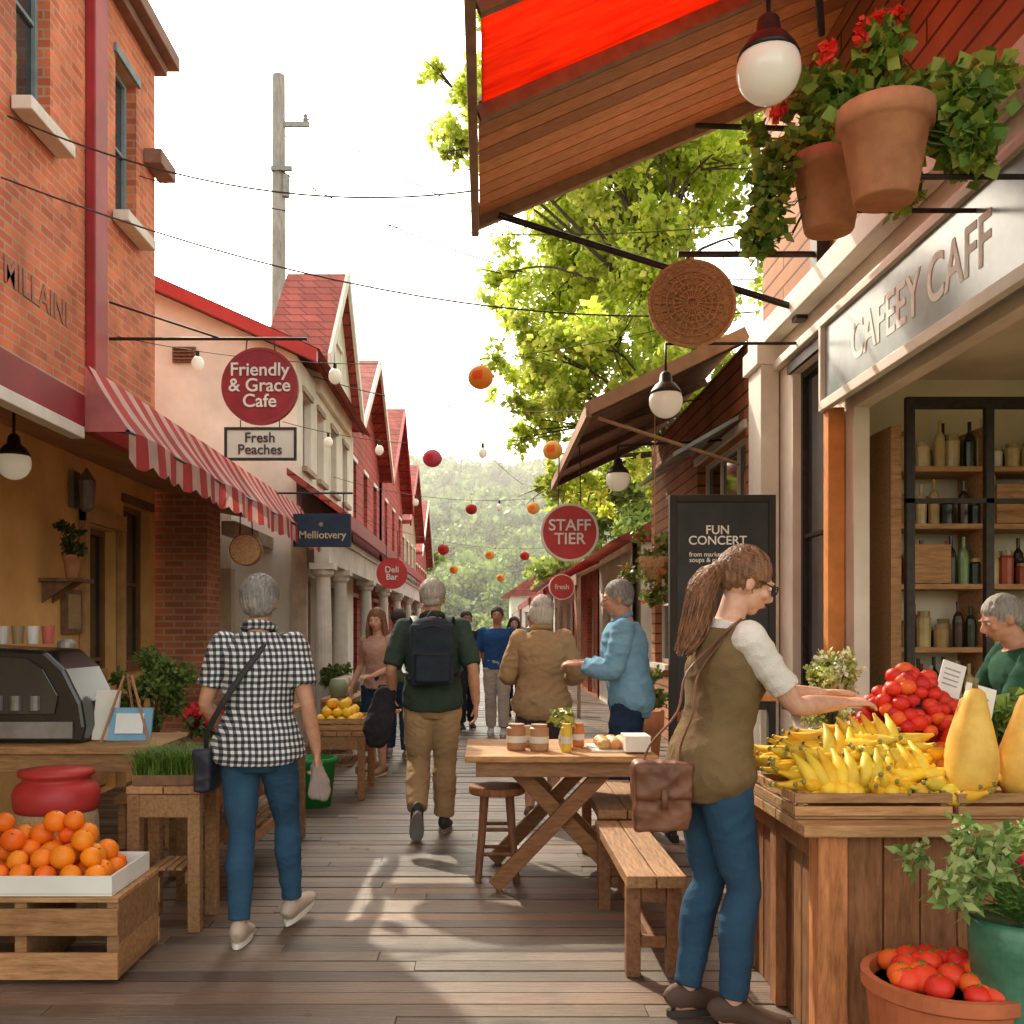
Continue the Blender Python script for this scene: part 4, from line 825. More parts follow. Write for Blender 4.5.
# ------------------------------------------------------------------ produce stand RIGHT
e=gem('produce_stand',(1.9,3.85,.4)); mb=MB()
for k in range(7): mb.box((1.06,3.32+k*.165,.76),(2.36,3.48+k*.165,.80),0,rv(.9,1.2))
mb.build('counter_top',WOODL,e,bevel=.004)
mb=MB(); mb.box((1.12,3.36,0),(1.22,3.46,.758),0,(1.3,1.15,1.0)); mb.box((1.12,4.3,0),(1.20,4.38,.758),0,(.8,.75,.7)); mb.box((1.12,3.85,0),(1.2,3.93,.758),0,(.8,.75,.7))  # near corner leg tinted brighter: its sunlit look is in the colour
for k in range(9): a=1.225+k*.125; mb.box((a,3.38,0),(a+.12,3.41,.757),0,rv(.65,1.0))
for k in range(4): a=3.47+k*.1; mb.box((1.16,a,.0),(1.18,a+.09,.757),0,rv(.45,.7))
for k in range(3): a=3.94+k*.115; mb.box((1.16,a,.0),(1.18,a+.1,.757),0,rv(.45,.7))
mb.box((1.13,3.465,.66),(1.15,4.29,.757),0,(.8,.7,.6)); mb.build('planked_front_and_legs',WOODZ,e,bevel=.004)
e=gem('produce_crate',(1.3,3.7,.85)); mb=MB(); crate(mb,1.06,1.60,3.42,4.22,.802,.10); mb.build('crate',WOODL,e,bevel=.002)
e2=gem('produce_crate',(1.9,3.7,.85)); mb=MB(); crate(mb,1.62,2.3,3.42,4.3,.802,.10); mb.build('crate',WOODL,e2,bevel=.002)
def banana(mb,p,yaw,L_=.19,r=.019,bend=.9,pitch=0,cc=(.85,.58,.06)):
    Rz=Matrix.Rotation(yaw,3,'Z')@Matrix.Rotation(pitch,3,'X'); pts=[];rd=[]
    for k in range(9):
        t=k/8; a=(t-.5)*bend*1.6; R_=L_/(bend*1.6)
        q=V((R_*math.sin(a),0,R_*(1-math.cos(a)))); pts.append(V(p)+Rz@q); rd.append(r*[.33,.42,.85,1,1.05,1,.85,.5,.25][k])
    mb.tube(pts,rd,7,0,cc,sub=2); mb.sph(pts[-1],r*.3,0,(.08,.05,.02),6,4)
    mb.sph(pts[0],r*.38,0,(.25,.24,.06),6,4)
random.seed(11)
def bcol():
    g=random.uniform(.85,1.0); return random.choice([(.98*g,.64*g,.045),(.98*g,.58*g,.03),(.92*g,.64*g,.05),(.82*g,.62*g,.06)])
def bheap(x,y): return .88+.17*max(0,1-((x-1.42)/.40)**2)*max(0,min(1,(y-3.40)/.35))*max(0,min(1,(4.3-y)/.3))
e=gem('pile_of_bananas',(1.35,3.75,.95)); mb=MB()
for k in range(130):
    x=random.uniform(1.12,1.74); y=random.uniform(3.46,4.12); z=bheap(x,y)*random.uniform(.93,1.0)+.015
    z=max(z,.86)
    banana(mb,(x,y,z),random.choice([.2,.6,1.0,-.3,2.6])+random.uniform(-.3,.3),.23,.025,random.uniform(.5,.85),random.uniform(-1.5,-.5) if random.random()<.7 else random.uniform(-.3,.3),bcol())
for (hx,hy,hz,tilt) in[(1.22,3.50,.87,-.25),(1.37,3.53,.88,.5),(1.52,3.58,.89,-.5),(1.31,3.70,.94,.35),(1.47,3.78,.97,-.2)]:
    for q in range(5):
        a=-.28+q*.14+tilt; up=V((math.sin(a),.45,math.cos(a))).normalized(); side_=V((math.cos(a),0,-math.sin(a)))
        pts=[];rd=[]
        for k in range(9):
            t=k/8; pts.append(V((hx,hy,hz))+V((q-2,0,0))*.026+up*(.17*t)+V((0,-1,0))*(.05*math.sin(t*math.pi))+side_*(.01*t)); rd.append(.024*[.5,.8,.98,1.02,1.02,.95,.8,.5,.28][k])
        mb.tube(pts,rd,8,0,bcol(),sub=2); mb.sph(pts[-1],.007,0,(.1,.07,.02),6,4)
mb.build('bananas',FRUIT,e,smooth=True)
e=gem('pile_of_lemons',(1.3,3.5,.9)); mb=MB()
for k in range(16): mb.sph((1.10+random.random()*.48,3.455+random.random()*.05,.885+random.random()*.02),(.034,.032,.029),0,(.92,.58,.04),14,10,Matrix.Rotation(random.random()*3,3,'Z'))
for k in range(34): mb.sph((1.66+random.random()*.58,3.55+random.random()*.6,.89+random.random()*.06),(.038,.038,.036),0,(.92,random.uniform(.22,.55),.03),14,10)
mb.build('lemons',FRUIT,e,smooth=True)
e=gem('pile_of_tomatoes',(1.6,4.1,1.1)); mb=MB()
for k in range(190):
    a=random.random()*6.28; rr=.27*random.random()**.5; x=1.72+rr*math.cos(a)*1.0; yy=4.04+rr*math.sin(a)*.6; z=.93+.37*(1-(rr/.29)**1.5)+random.uniform(-.04,.01)
    cc=random.choice([(.70,.03,.018),(.78,.055,.025),(.58,.02,.025),(.85,.13,.025),(.72,.04,.02)])
    q=.034*random.uniform(.8,1.2); mb.sph((x,yy,z),(q,q,q*.85),0,cc,12,8,Matrix.Rotation(random.uniform(-.6,.6),3,'X'))
    for b in range(5):
        an=b*1.256; mb.quad([(x,yy,z+q*.86),(x+.01*math.cos(an-.3),yy+.01*math.sin(an-.3),z+q*.88),(x+.022*math.cos(an),yy+.022*math.sin(an),z+q*.84),(x+.01*math.cos(an+.3),yy+.01*math.sin(an+.3),z+q*.88)],0,(.08,.18,.03))
mb.build('tomatoes',FRUIT,e,smooth=True)
mb=MB(); e=gem('leafy_greens_bunch',(1.9,4.15,1.1)); leaves(mb,[(2.02+random.uniform(-.1,.2),4.0+random.uniform(-.1,.1),1.0+random.uniform(0,.16),.06) for _ in range(12)],600,.06,[(.10,.2,.04),(.28,.38,.08)],asp=.35); mb.build('greens',LEAFP,e)
e=gem('yellow_squash',(1.7,3.5,1)); mb=MB()
for (x,y,t,h,z0_) in[(1.70,3.50,.04,.40,.865),(1.885,3.52,.10,.38,.865),(2.06,3.56,-.05,.36,.86),(1.80,3.72,.0,.34,.88)]:
    R=Matrix.Rotation(t,3,'Y'); k=h/.38; mb2=MB()
    mb2.lathe((x,y,z0_),[(.02,0),(.055,.006),(.080,.045*k),(.089,.10*k),(.085,.16*k),(.068,.22*k),(.050,.275*k),(.040,.32*k),(.033,.35*k),(.014,.362*k)],30,0,(.92,random.uniform(.50,.57),.11),R)
    mb2.v=[tuple(V(p)+V((noise.noise(V(p)*9)*.008,noise.noise(V(p)*9+V((5,0,0)))*.008,0))) for p in mb2.v]
    mb.add(mb2.v,mb2.f,0,mb2.c[0]); mb.lathe(V((x,y,z0_))+R@V((0,0,.358*k)),[(.012,0),(.009,.02),(.014,.04)],8,0,(.25,.2,.06),R)
mb.build('squash',FRUIT,e,smooth=True)
e=gem('price_cards',(1.75,3.9,1.15)); mb=MB()
for (x,y,z,w_,h_,t) in[(1.80,3.66,1.13,.11,.20,.3),(1.98,4.25,1.22,.10,.15,.35),(2.14,3.8,1.14,.12,.2,.35)]:
    R=Matrix.Rotation(-.25,3,'X')@Matrix.Rotation(t,3,'Y'); mb.box((x-w_/2,y-.003,z-h_/2+.02),(x+w_/2,y+.003,z+h_/2+.02),0,(.8,.77,.7),R); mb.tube([(x,y+.012,.9),(x,y+.012,z)],.004,5,0,(.5,.4,.3))
    for q in range(4): mb.box((x-w_*.35,y-.0045,z-h_*.2+q*h_*.15+.02),(x+w_*.3,y-.0035,z-h_*.2+q*h_*.15+.027),0,(.4,.35,.35),R,(x,y,z+.02))
mb.build('cards',PAINT,e)
e=gem('tub_of_tomatoes',(1.42,3.0,.3)); mb=MB(); mb.lathe((1.40,3.02,0),[(.17,0),(.2,.02),(.235,.36),(.25,.37),(.25,.41),(.225,.41),(.215,.37)],36); mb.lathe((1.40,3.02,.36),[(.218,0),(.218,.01)],30,1); mb.build('tub',[mat('red_orange_wood_tub',(.55,.15,.055)),WOODD],e,smooth=False)
random.seed(4); mb=MB()
for k in range(46):
    a=random.random()*6.28; rr=.18*random.random()**.5; q=random.uniform(.036,.046); zz=.395+.05*(1-rr/.18)+random.random()*.02
    mb.sph((1.40+rr*math.cos(a),3.02+rr*math.sin(a),zz),(q,q,q*.86),0,random.choice([(.80,.06,.015),(.85,.14,.02),(.70,.03,.015)]),16,10,Matrix.Rotation(random.uniform(-.5,.5),3,'Y'))
    mb.sph((1.40+rr*math.cos(a),3.02+rr*math.sin(a),zz+q*.86),(.008,.008,.004),0,(.1,.2,.03),6,4)
mb.build('tomatoes',FRUIT,e,smooth=True)
e=gem('green_flower_pot',(1.52,2.88,.4)); mb=MB(); mb.lathe((1.55,2.9,.0),[(.10,0),(.12,.3),(.125,.42),(.135,.5),(.14,.6),(.13,.62),(.12,.6)],30); mb.build('pot',mat('green_glaze',(.04,.13,.075),(.07,.2,.12),scale=14,rough=.3),e,smooth=True)
mb=MB(); cs=[(1.55+random.gauss(0,.11),2.9+random.gauss(0,.07),.66+random.uniform(0,.2),.05) for _ in range(26)]; leaves(mb,cs,1300,.045,[(.12,.24,.05),(.30,.42,.12),(.55,.62,.28)],asp=.22)
for i in range(46):
    a=random.uniform(0,6.28); L_=random.uniform(.14,.25); up=random.uniform(.3,1.1); b0=V((1.55,2.9,.6)); P_=[b0+V((math.cos(a)*L_*t*.95,math.sin(a)*L_*t*.7,up*L_*(t-.55*t*t)*1.5)) for t in [k/7 for k in range(8)]]
    mb.tube(P_,.002,4,0,(.15,.25,.05)); g=random.uniform(.7,1.8)
    for k in range(2,8):
        t_=(P_[k]-P_[k-1]).normalized(); s_=t_.cross(V((0,0,1))).normalized()
        for q in(-1,1):
            for o in(0,.5):
                b=P_[k].lerp(P_[k-1],o); tip=b+s_*q*.04*(1.15-k/9)+t_*.018; mb.quad([b,b+(tip-b)*.5+t_*.006,tip,b+(tip-b)*.5-t_*.006],0,(.15*g,.28*g,.06*g))
leaves(mb,[(1.53,2.80,.80,.025),(1.62,2.84,.82,.02)],90,.028,[(.7,.03,.06)],asp=.6); mb.build('foliage',LEAFP,e)

# =================================================================== PEOPLE
def addcol(me):
    if 'Col' not in me.color_attributes:
        ca=me.color_attributes.new('Col','FLOAT_COLOR','CORNER'); ca.data.foreach_set('color',np.ones(len(me.loops)*4,np.float32))
    else: me.color_attributes['Col'].data.foreach_set('color',np.ones(len(me.color_attributes['Col'].data)*4,np.float32))
def remesh(mb,name,mats,vox,parent,sm=3,fold=0,fs=(5,5,10),fine=0):
    ob=mb.build(name,mats,parent)
    m=ob.modifiers.new('r','REMESH'); m.mode='VOXEL'; m.voxel_size=vox; m.use_smooth_shade=True
    m2=ob.modifiers.new('s','SMOOTH'); m2.iterations=sm; m2.factor=.5
    dg=bpy.context.evaluated_depsgraph_get(); dg.update()
    me=bpy.data.meshes.new_from_object(ob.evaluated_get(dg)); ob.modifiers.clear(); old=ob.data; ob.data=me; bpy.data.meshes.remove(old)
    if not len(me.materials):
        for q in (mats if isinstance(mats,list) else [mats]): me.materials.append(q)
    if fold or fine:
        n=len(me.vertices); cs=np.empty(n*3,np.float32); me.vertices.foreach_get('co',cs); cs=cs.reshape(-1,3)
        ns=np.empty(n*3,np.float32); me.vertices.foreach_get('normal',ns); ns=ns.reshape(-1,3)
        d=np.empty(n)
        for i in range(n):
            x,y,z=cs[i]; q=V((x*fs[0],y*fs[1],z*fs[2]+x*3))
            v=noise.noise(q); v2=1-2*abs(noise.noise(q*1.7+V((3,1,2)))); v3=1-2*abs(noise.noise(V((x*4+z*7,y*4,z*13-x*9))))
            d[i]=fold*(v*.7+v2*.4+v3*.6)+ (fine*noise.noise(V((x*90,y*90,z*16))) if fine else 0)
        cs=cs+ns*d[:,None]; me.vertices.foreach_set('co',cs.astype(np.float32).ravel())
    addcol(me)
    me.polygons.foreach_set('use_smooth',[True]*len(me.polygons)); me.update(); return ob
def ik(a,b,l1,l2,pole):
    a=V(a);b=V(b);d=b-a;D=d.length; m=(l1+l2)*.998
    if D>m: b=a+d.normalized()*m; d=b-a; D=m
    u=d.normalized(); x=(l1*l1-l2*l2+D*D)/(2*D); h=math.sqrt(max(0,l1*l1-x*x)); p=V(pole); p=(p-u*p.dot(u)).normalized()
    return a+u*x+p*h,b
def hand(mb,w,d,n,right,curl,s=1):
    d=V(d).normalized(); n=V(n); n=(n-d*n.dot(d)).normalized(); th=d.cross(n)*(1 if right else -1)
    mb.tube([w-d*.02,w+d*.01,w+d*.045,w+d*.088],[(.026*s,.02*s),(.027*s,.018*s),(.038*s,.0155*s),(.040*s,.0125*s)],14,side=th,sub=3)
    for i in range(4):
        L_=[.072,.080,.074,.058][i]*s; b=w+d*.082*s+th*(.0315-.021*i)*s; dirv=d+th*(.12-.08*i); dirv.normalize(); p=[b-d*.012,b]; rd=[.0085*s,.0085*s]; ang=0
        for k,(fr,c) in enumerate(((.45,.5),(.31,.95),(.24,.6))):
            ang+=curl*c*(1+.08*i); dd=dirv*math.cos(ang)+n*math.sin(ang); p.append(p[-1]+dd*L_*fr); rd.append([.0082,.0075,.0062][k]*s)
        mb.tube(p,rd,10,sub=2); mb.sph(p[-1],.0064*s,nu=8,nv=6)
    b=w+d*.025*s+th*.022*s; d1=(d*.65+th*.75+n*.15).normalized(); d2=(d*.85+th*.4+n*(.2+curl*.3)).normalized(); d3=(d*.9+th*.1+n*(.25+curl*.5)).normalized()
    p=[b,b+d1*.04*s,b+d1*.04*s+d2*.03*s,b+d1*.04*s+d2*.03*s+d3*.024*s]; mb.tube(p,[.013*s,.0112*s,.0095*s,.007*s],10,sub=2); mb.sph(p[-1],.0072*s,nu=8,nv=6)
EYEW=mat('eye_white',(.75,.72,.68),rough=.2,bump=0); EYED=mat('eye_iris',(.05,.03,.02),rough=.1,bump=0); LIP=mat('lips',(.42,.13,.10),rough=.45,bump=0)
def skinm(name,c): return mat(name,c,(c[0]*.88,c[1]*.76,c[2]*.74),scale=30,rough=.55,bump=.08,bscale=260,spec=.3)
SK1=skinm('skin_fair',(.66,.38,.26)); SK2=skinm('skin_warm',(.56,.30,.185)); SK3=skinm('skin_tan',(.38,.19,.11))
def hairm(name,c,c2): return mat(name,c,c2,scale=26,rough=.5,bump=.7,stretch=(3,3,.5),attr=True,lo=.3,hi=.7)
HG=hairm('hair_grey',(.38,.345,.31),(.17,.155,.14)); HW=hairm('hair_white',(.62,.56,.47),(.39,.34,.28)); HB=hairm('hair_brown',(.30,.14,.065),(.13,.055,.026)); HD=hairm('hair_dark',(.06,.035,.02),(.02,.012,.01))
def fab(name,c,c2=None,bs=240): return mat(name,c,c2 or tuple(v*.8 for v in c),scale=9,rough=.95,bump=.4,bscale=bs,lo=.25,hi=.75,spec=.2,detail=6,dirt=.9)
JEAN=fab('blue_denim',(.036,.09,.155),(.024,.062,.115)); JEAND=fab('dark_denim',(.026,.052,.105),(.015,.03,.06)); KHAKI=fab('khaki',(.46,.30,.15),(.38,.245,.12))
def person(name,loc,yaw,H,male,P,O,vox=.006):
    T=Matrix.Translation(V((loc[0],loc[1],loc[2] if len(loc)>2 else 0)))@Matrix.Rotation(yaw,4,'Z')@Matrix.Scale(H/1.7,4)
    e=empty(name,(loc[0],loc[1],0)); k=1.0 if male else .9
    lean=P.get('lean',0); tw=P.get('twist',0); pel=V(P.get('pelvis',(0,0,0)))
    def tf(x,y,z):
        p=V((x,y,z-.93)); a=tw*max(0,min(1,p.z/.4)); p=Matrix.Rotation(a,3,'Z')@p
        if p.z>0: p=Matrix.Rotation(-lean,3,'X')@p
        return p+V((0,0,.93))+pel
    sd=Matrix.Rotation(tw*.5,3,'Z')@X1
    if male: rings=[(.80,.10,.085,-.0),(.88,.165,.115,-.01),(.95,.165,.118,-.012),(1.06,.155,.112,0),(1.17,.165,.118,0),(1.28,.182,.128,0),(1.36,.180,.105,-.008),(1.415,.115,.075,-.012),(1.45,.062,.062,-.01),(1.53,.056,.06,.008)]
    else: rings=[(.80,.10,.085,0),(.88,.160,.108,-.010),(.95,.152,.106,-.010),(1.07,.122,.090,0),(1.17,.135,.102,.004),(1.27,.152,.120,.01),(1.35,.155,.092,-.004),(1.405,.10,.068,-.01),(1.44,.052,.052,-.008),(1.53,.047,.05,.008)]
    bulk=O.get('bulk',1)
    rings=[(z,a*(bulk if z<1.4 else 1),b*(bulk if z<1.4 else 1),c) for z,a,b,c in rings]
    def torso(mb,z0,z1,inf,nf=1,flare=0):
        rs=[r for r in rings if z0<=r[0]<=z1]
        def at(z):
            for i in range(len(rings)-1):
                a,b=rings[i],rings[i+1]
                if a[0]<=z<=b[0]:
                    t=(z-a[0])/(b[0]-a[0]); return tuple(a[j]*(1-t)+b[j]*t for j in range(4))
            return rings[0] if z<rings[0][0] else rings[-1]
        if not rs or rs[0][0]>z0+.01: rs=[(z0,)+at(z0)[1:]]+rs
        if rs[-1][0]<z1-.01: rs=rs+[(z1,)+at(z1)[1:]]
        pts=[];rd=[]
        for z,rx,ry,yo in rs:
            fl=flare*max(0,(1.1-z)); pts.append(tf(0,yo,z)); rd.append((rx+inf+fl,ry+inf+fl))
        mb.tube(pts,rd,28,side=sd,sub=4)
    sx=(.185 if male else .158)*(1+(bulk-1)*.5)
    hips={'L':V((-.085,0,.90))+pel,'R':V((.085,0,.90))+pel}; sh={'L':tf(-sx,-.005,1.375),'R':tf(sx,-.005,1.375)}
    leg={};arm={}
    for s in 'LR':
        f=P['feet'][s]; kn,an=ik(hips[s],V(f[:3]),.412,.412,f[5] if len(f)>5 else (0,1,0)); leg[s]=(hips[s],kn,an,f[3],f[4])
        h=P['hands'][s]; el_,wr=ik(sh[s],V(h[0]),.285,.25,h[4] if len(h)>4 else ((.35 if s=='R' else -.35),-1,-.2)); arm[s]=(sh[s],el_,wr,h[1],h[2],h[3])
    hy=P.get('hyaw',0);hp=P.get('hpitch',0); nb=tf(0,0,1.50); Rh=Matrix.Rotation(hy,3,'Z')@Matrix.Rotation(-hp,3,'X')
    def hf(x,y,z): return nb+Rh@V((x,y+.012,z-1.50))
    AR=[.055*k,.050*k,.046*k,.037*k,.040*k,.034*k,.025*k]
    def armpts(a,b,c): return [a,a.lerp(b,.35),a.lerp(b,.7),b,b.lerp(c,.28),b.lerp(c,.65),c]
    LR=[.092,.085*1,.07,.054,.057,.048,.036]
    if not male: LR=[.090,.080,.065,.050,.054,.045,.034]
    def legpts(a,b,c): return [a,a.lerp(b,.35),a.lerp(b,.7),b+V((0,.005,0)),b.lerp(c,.3)+V((0,-.012,0)),b.lerp(c,.62),c]
    mb=MB(); torso(mb,.80,1.53,0)
    for s in 'LR':
        a,b,c,hd,hn,cu=arm[s]; mb.tube(armpts(a,b,c),AR,14,sub=3); mb.sph(a,.056*k,nu=12,nv=8); hand(mb,c,hd,hn,s=='R',cu,1 if male else .92)
        a,b,c,pt,fy=leg[s]; mb.tube(legpts(a,b,c),LR,16,sub=3)
        Rf=Matrix.Rotation(fy,3,'Z')@Matrix.Rotation(pt,3,'X'); fp=lambda y,z,q=c,R_=Rf:q+R_@V((0,y,z))
        mb.tube([fp(-.055,-.04),fp(-.02,-.035),fp(.06,-.045),fp(.13,-.058),fp(.17,-.062)],[(.028,.03),(.034,.04),(.038,.03),(.042,.02),(.025,.012)],12,side=Rf@X1,sub=3)
    mb.sph(hf(0,-.012,1.607),(.076,.096,.094),nu=20,nv=14,R=Rh)
    mb.sph(hf(0,.025,1.555),(.056,.068,.07),nu=16,nv=12,R=Rh); mb.sph(hf(0,.052,1.508),(.030,.026,.024),nu=12,nv=8,R=Rh); mb.sph(hf(0,.035,1.60),(.062,.058,.055),nu=14,nv=10,R=Rh)
    mb.tube([hf(0,.080,1.606),hf(0,.097,1.584),hf(0,.108,1.565),hf(0,.088,1.553)],[.009,.011,.0145,.010],10,sub=2)
    for q in(-1,1):
        mb.sph(hf(q*.077,-.012,1.578),(.010,.020,.032),nu=10,nv=8,R=Rh@Matrix.Rotation(q*.3,3,'Z')); mb.sph(hf(q*.032,.078,1.612),(.024,.012,.008),nu=10,nv=6,R=Rh); mb.sph(hf(q*.038,.062,1.565),(.022,.022,.02),nu=10,nv=8,R=Rh)
    mb.sph(hf(0,.086,1.532),(.020,.012,.011),nu=10,nv=6,R=Rh)
    mb.xf(T); remesh(mb,'body_and_head',O['skin'],vox*.75,e,sm=2)
    mb=MB()
    for q in(-1,1):
        mb.sph(hf(q*.031,.0785,1.594),(.0135,.010,.0085),0,nu=12,nv=8,R=Rh); mb.sph(hf(q*.031,.0865,1.594),(.0055,.004,.0055),1,nu=8,nv=6,R=Rh)
        mb.tube([hf(q*.016,.092,1.612),hf(q*.032,.093,1.617),hf(q*.048,.08,1.611)],[.003,.004,.002],6,2,sub=2)
    mb.tube([hf(-.022,.090,1.531),hf(0,.0985,1.5335),hf(.022,.090,1.531)],[(.002,.002),(.005,.006),(.002,.002)],8,3,sub=3)
    mb.xf(T); mb.build('eyes_brows_lips',[EYEW,EYED,O['hair'],LIP],e,smooth=True)
    if O.get('glasses'):
        mb=MB()
        for q in(-1,1):
            mb.tube([hf(q*.033+.021*math.cos(t),.102,1.592+.018*math.sin(t)) for t in [i*math.pi/8 for i in range(17)]],.0028,6); mb.tube([hf(q*.054,.10,1.597),hf(q*.080,.03,1.598),hf(q*.082,-.015,1.592)],.0028,6)
        mb.tube([hf(-.012,.104,1.597),hf(0,.107,1.6),hf(.012,.104,1.597)],.0025,6); mb.xf(T); mb.build('glasses',BLACK,e)
    hs_=O.get('style','short'); mb=MB()
    up=.005 if male else .012
    mb.sph(hf(0,-.022,1.622),(.083+up*.5,.098,.090+up*.5),nu=22,nv=16,R=Rh)
    if male: mb.sph(hf(0,-.055,1.568),(.064,.050,.05),nu=14,nv=10,R=Rh)
    elif hs_=='short': mb.sph(hf(0,-.045,1.59),(.085,.07,.085),nu=16,nv=12,R=Rh)
    elif hs_=='bob': mb.sph(hf(0,-.04,1.575),(.097,.085,.105),nu=16,nv=12,R=Rh)
    elif hs_=='long':
        mb.tube([hf(0,-.03,1.62),hf(0,-.055,1.53),hf(0,-.07,1.43),hf(0,-.075,1.33)],[(.09,.07),(.095,.055),(.10,.04),(.06,.02)],16,side=Rh@X1,sub=4)
        for q in(-1,1): mb.tube([hf(q*.07,.0,1.64),hf(q*.088,.0,1.56),hf(q*.095,.01,1.46),hf(q*.09,.02,1.36)],[.02,.024,.026,.012],10,sub=4)
    elif hs_=='pony':
        mb.sph(hf(0,-.055,1.60),(.07,.062,.07),nu=16,nv=12,R=Rh)
        s0=hf(0,-.095,1.60)
        pp=[s0,s0+V((.0,-.045,-.015)),s0+V((.01,-.085,-.075)),s0+V((.015,-.105,-.15)),s0+V((.02,-.125,-.22)),s0+V((.02,-.155,-.285))]
        mb.tube(pp,[.024,.034,.048,.048,.038,.012],14,sub=4)
    mb.xf(T); remesh(mb,'hair',O['hair'],vox*.9,e,sm=2,fold=.005,fs=(25,25,12),fine=.005)
    if vox<.0085:
        mb=MB(); nst=2600
        for i in range(nst):
            th=random.uniform(0,6.283); ph=random.uniform(-.35,1.45)
            rr=(.083+up*.5,.098,.090+up*.5); p0=V((rr[0]*math.cos(ph)*math.cos(th),rr[1]*math.cos(ph)*math.sin(th),rr[2]*math.sin(ph)))
            if p0.y>.03 and ph<.55: continue
            nrm=V((p0.x/rr[0]**2,p0.y/rr[1]**2,p0.z/rr[2]**2)).normalized()
            if hs_=='pony': g=(V((0,-.09,-.01))-p0)
            else: g=V((p0.x*.5,-.03+p0.y*.3,-.12))+V((random.gauss(0,.03),random.gauss(0,.03),0))
            g=(g-nrm*g.dot(nrm))
            if g.length<1e-4: continue
            g.normalize(); L_=random.uniform(.03,.055); lat=g.cross(nrm)*.0014; c0=(0,-.022,1.622)
            gg=random.uniform(.6,1.6); fl=random.uniform(.001,.006)*(.6 if hs_=='pony' else 1.2); vs=[]
            for t in(0,.5,1):
                q=p0+g*L_*t; sc=math.sqrt((q.x/rr[0])**2+(q.y/rr[1])**2+(q.z/rr[2])**2); q=q/sc+nrm*(.002+fl*t)
                q=V(c0)+q; wv=lat*(1-t*.8); a=hf(*(q-wv)); b=hf(*(q+wv)); vs+= [a,b]
            mb.add(vs,[(0,1,3,2),(2,3,5,4)],0,(gg,gg,gg))
        if hs_=='pony':
            pr_=[.024,.034,.048,.048,.042,.030]
            for i in range(600):
                ox=V((random.gauss(0,1),random.gauss(0,1),random.gauss(0,.4))).normalized()*random.uniform(.85,1.12); wvp=random.uniform(0,6.3)
                pts=[pp[j]+ox*pr_[j]+V((math.sin(wvp+j*1.6),math.cos(wvp+j*1.6),0))*.007 for j in range(0,6)]; gg=random.uniform(.55,1.8)
                mb.tube(pts[random.randint(0,1):random.randint(5,6)],.0013,3,0,(gg,gg*.95,gg*.9),sub=3,cap=False)
        mb.xf(T); mb.build('hair_strands',O['hair'],e)
    sl_=O.get('sleeve',.6); inf=O.get('inf',.014); mb=MB(); torso(mb,O.get('hem',.88),O.get('necktop',1.425),inf,flare=O.get('flare',.05))
    def part(pts,rad,frac):
        n=len(pts)-1; f=frac*n; i=int(min(f,n-1e-6)); t=f-i; return pts[:i+1]+[pts[i].lerp(pts[i+1],t)], rad[:i+1]+[rad[i]*(1-t)+rad[i+1]*t]
    for s in 'LR':
        a,b,c=arm[s][:3]; mb.sph(a,(.056*k+inf*.8),nu=12,nv=8)
        if sl_>0:
            q,r=part(armpts(a,b,c),[v+inf*.9 for v in AR],sl_); r[-1]+=.003; mb.tube(q,r,16,sub=3)
    mb.xf(T); remesh(mb,'top_garment',O['top'],vox,e,sm=3,fold=O.get('fold',.008),fs=(8,8,11))
    if O.get('collar'):
        mb=MB(); c0=tf(0,-.008,1.445); mb.tube([c0+Matrix.Rotation(-lean,3,'X')@V((.068*math.cos(a),.066*math.sin(a)+.004,.012-.02*math.sin(a))) for a in [i*math.pi/10 for i in range(21)]],[(.010,.022)]*21,8,side=V((0,0,1)).cross(X1)); mb.xf(T); mb.build('collar',O['top'],e,smooth=True)
    if O.get('vest'):
        mb=MB(); torso(mb,O.get('vhem',.84),1.41,inf+.011,flare=.08)
        for s in 'LR': mb.sph(sh[s].lerp(tf(0,0,1.37),.28),.06*k+inf,nu=12,nv=8)
        mb.xf(T); remesh(mb,'vest',O['vest'],vox,e,sm=3,fold=.009,fs=(9,9,9))
    bt=O.get('bot','pants'); mb=MB(); torso(mb,.80,1.02,.008 if O.get('slim') else .014)
    if bt=='skirt':
        mb.tube([tf(0,-.01,.98),pel+V((0,0,.85)),pel+V((0,0,.55)),pel+V((0,0,.45))],[(.16,.12),(.19,.14),(.22,.17),(.225,.175)],24,side=X1,sub=3)
    else:
        e1=.008 if O.get('slim') else .02
        for s in 'LR':
            a,b,c=leg[s][:3]; rd=[LR[0]+e1*.8,LR[1]+e1*.8,LR[2]+e1,LR[3]+e1,LR[4]+e1,LR[5]+e1*1.2,LR[6]+e1*1.25]
            q,r=part(legpts(a,b,c),rd,.97 if bt=='pants' else .36)
            if bt=='shorts': r[-1]+=.012
            mb.tube(q,r,18,sub=4)
    mb.xf(T); remesh(mb,'bottom_garment',O['botm'],vox,e,sm=3,fold=.0055 if O.get('slim') else .008,fs=(9,9,16))
    mb=MB(); so_=MB()
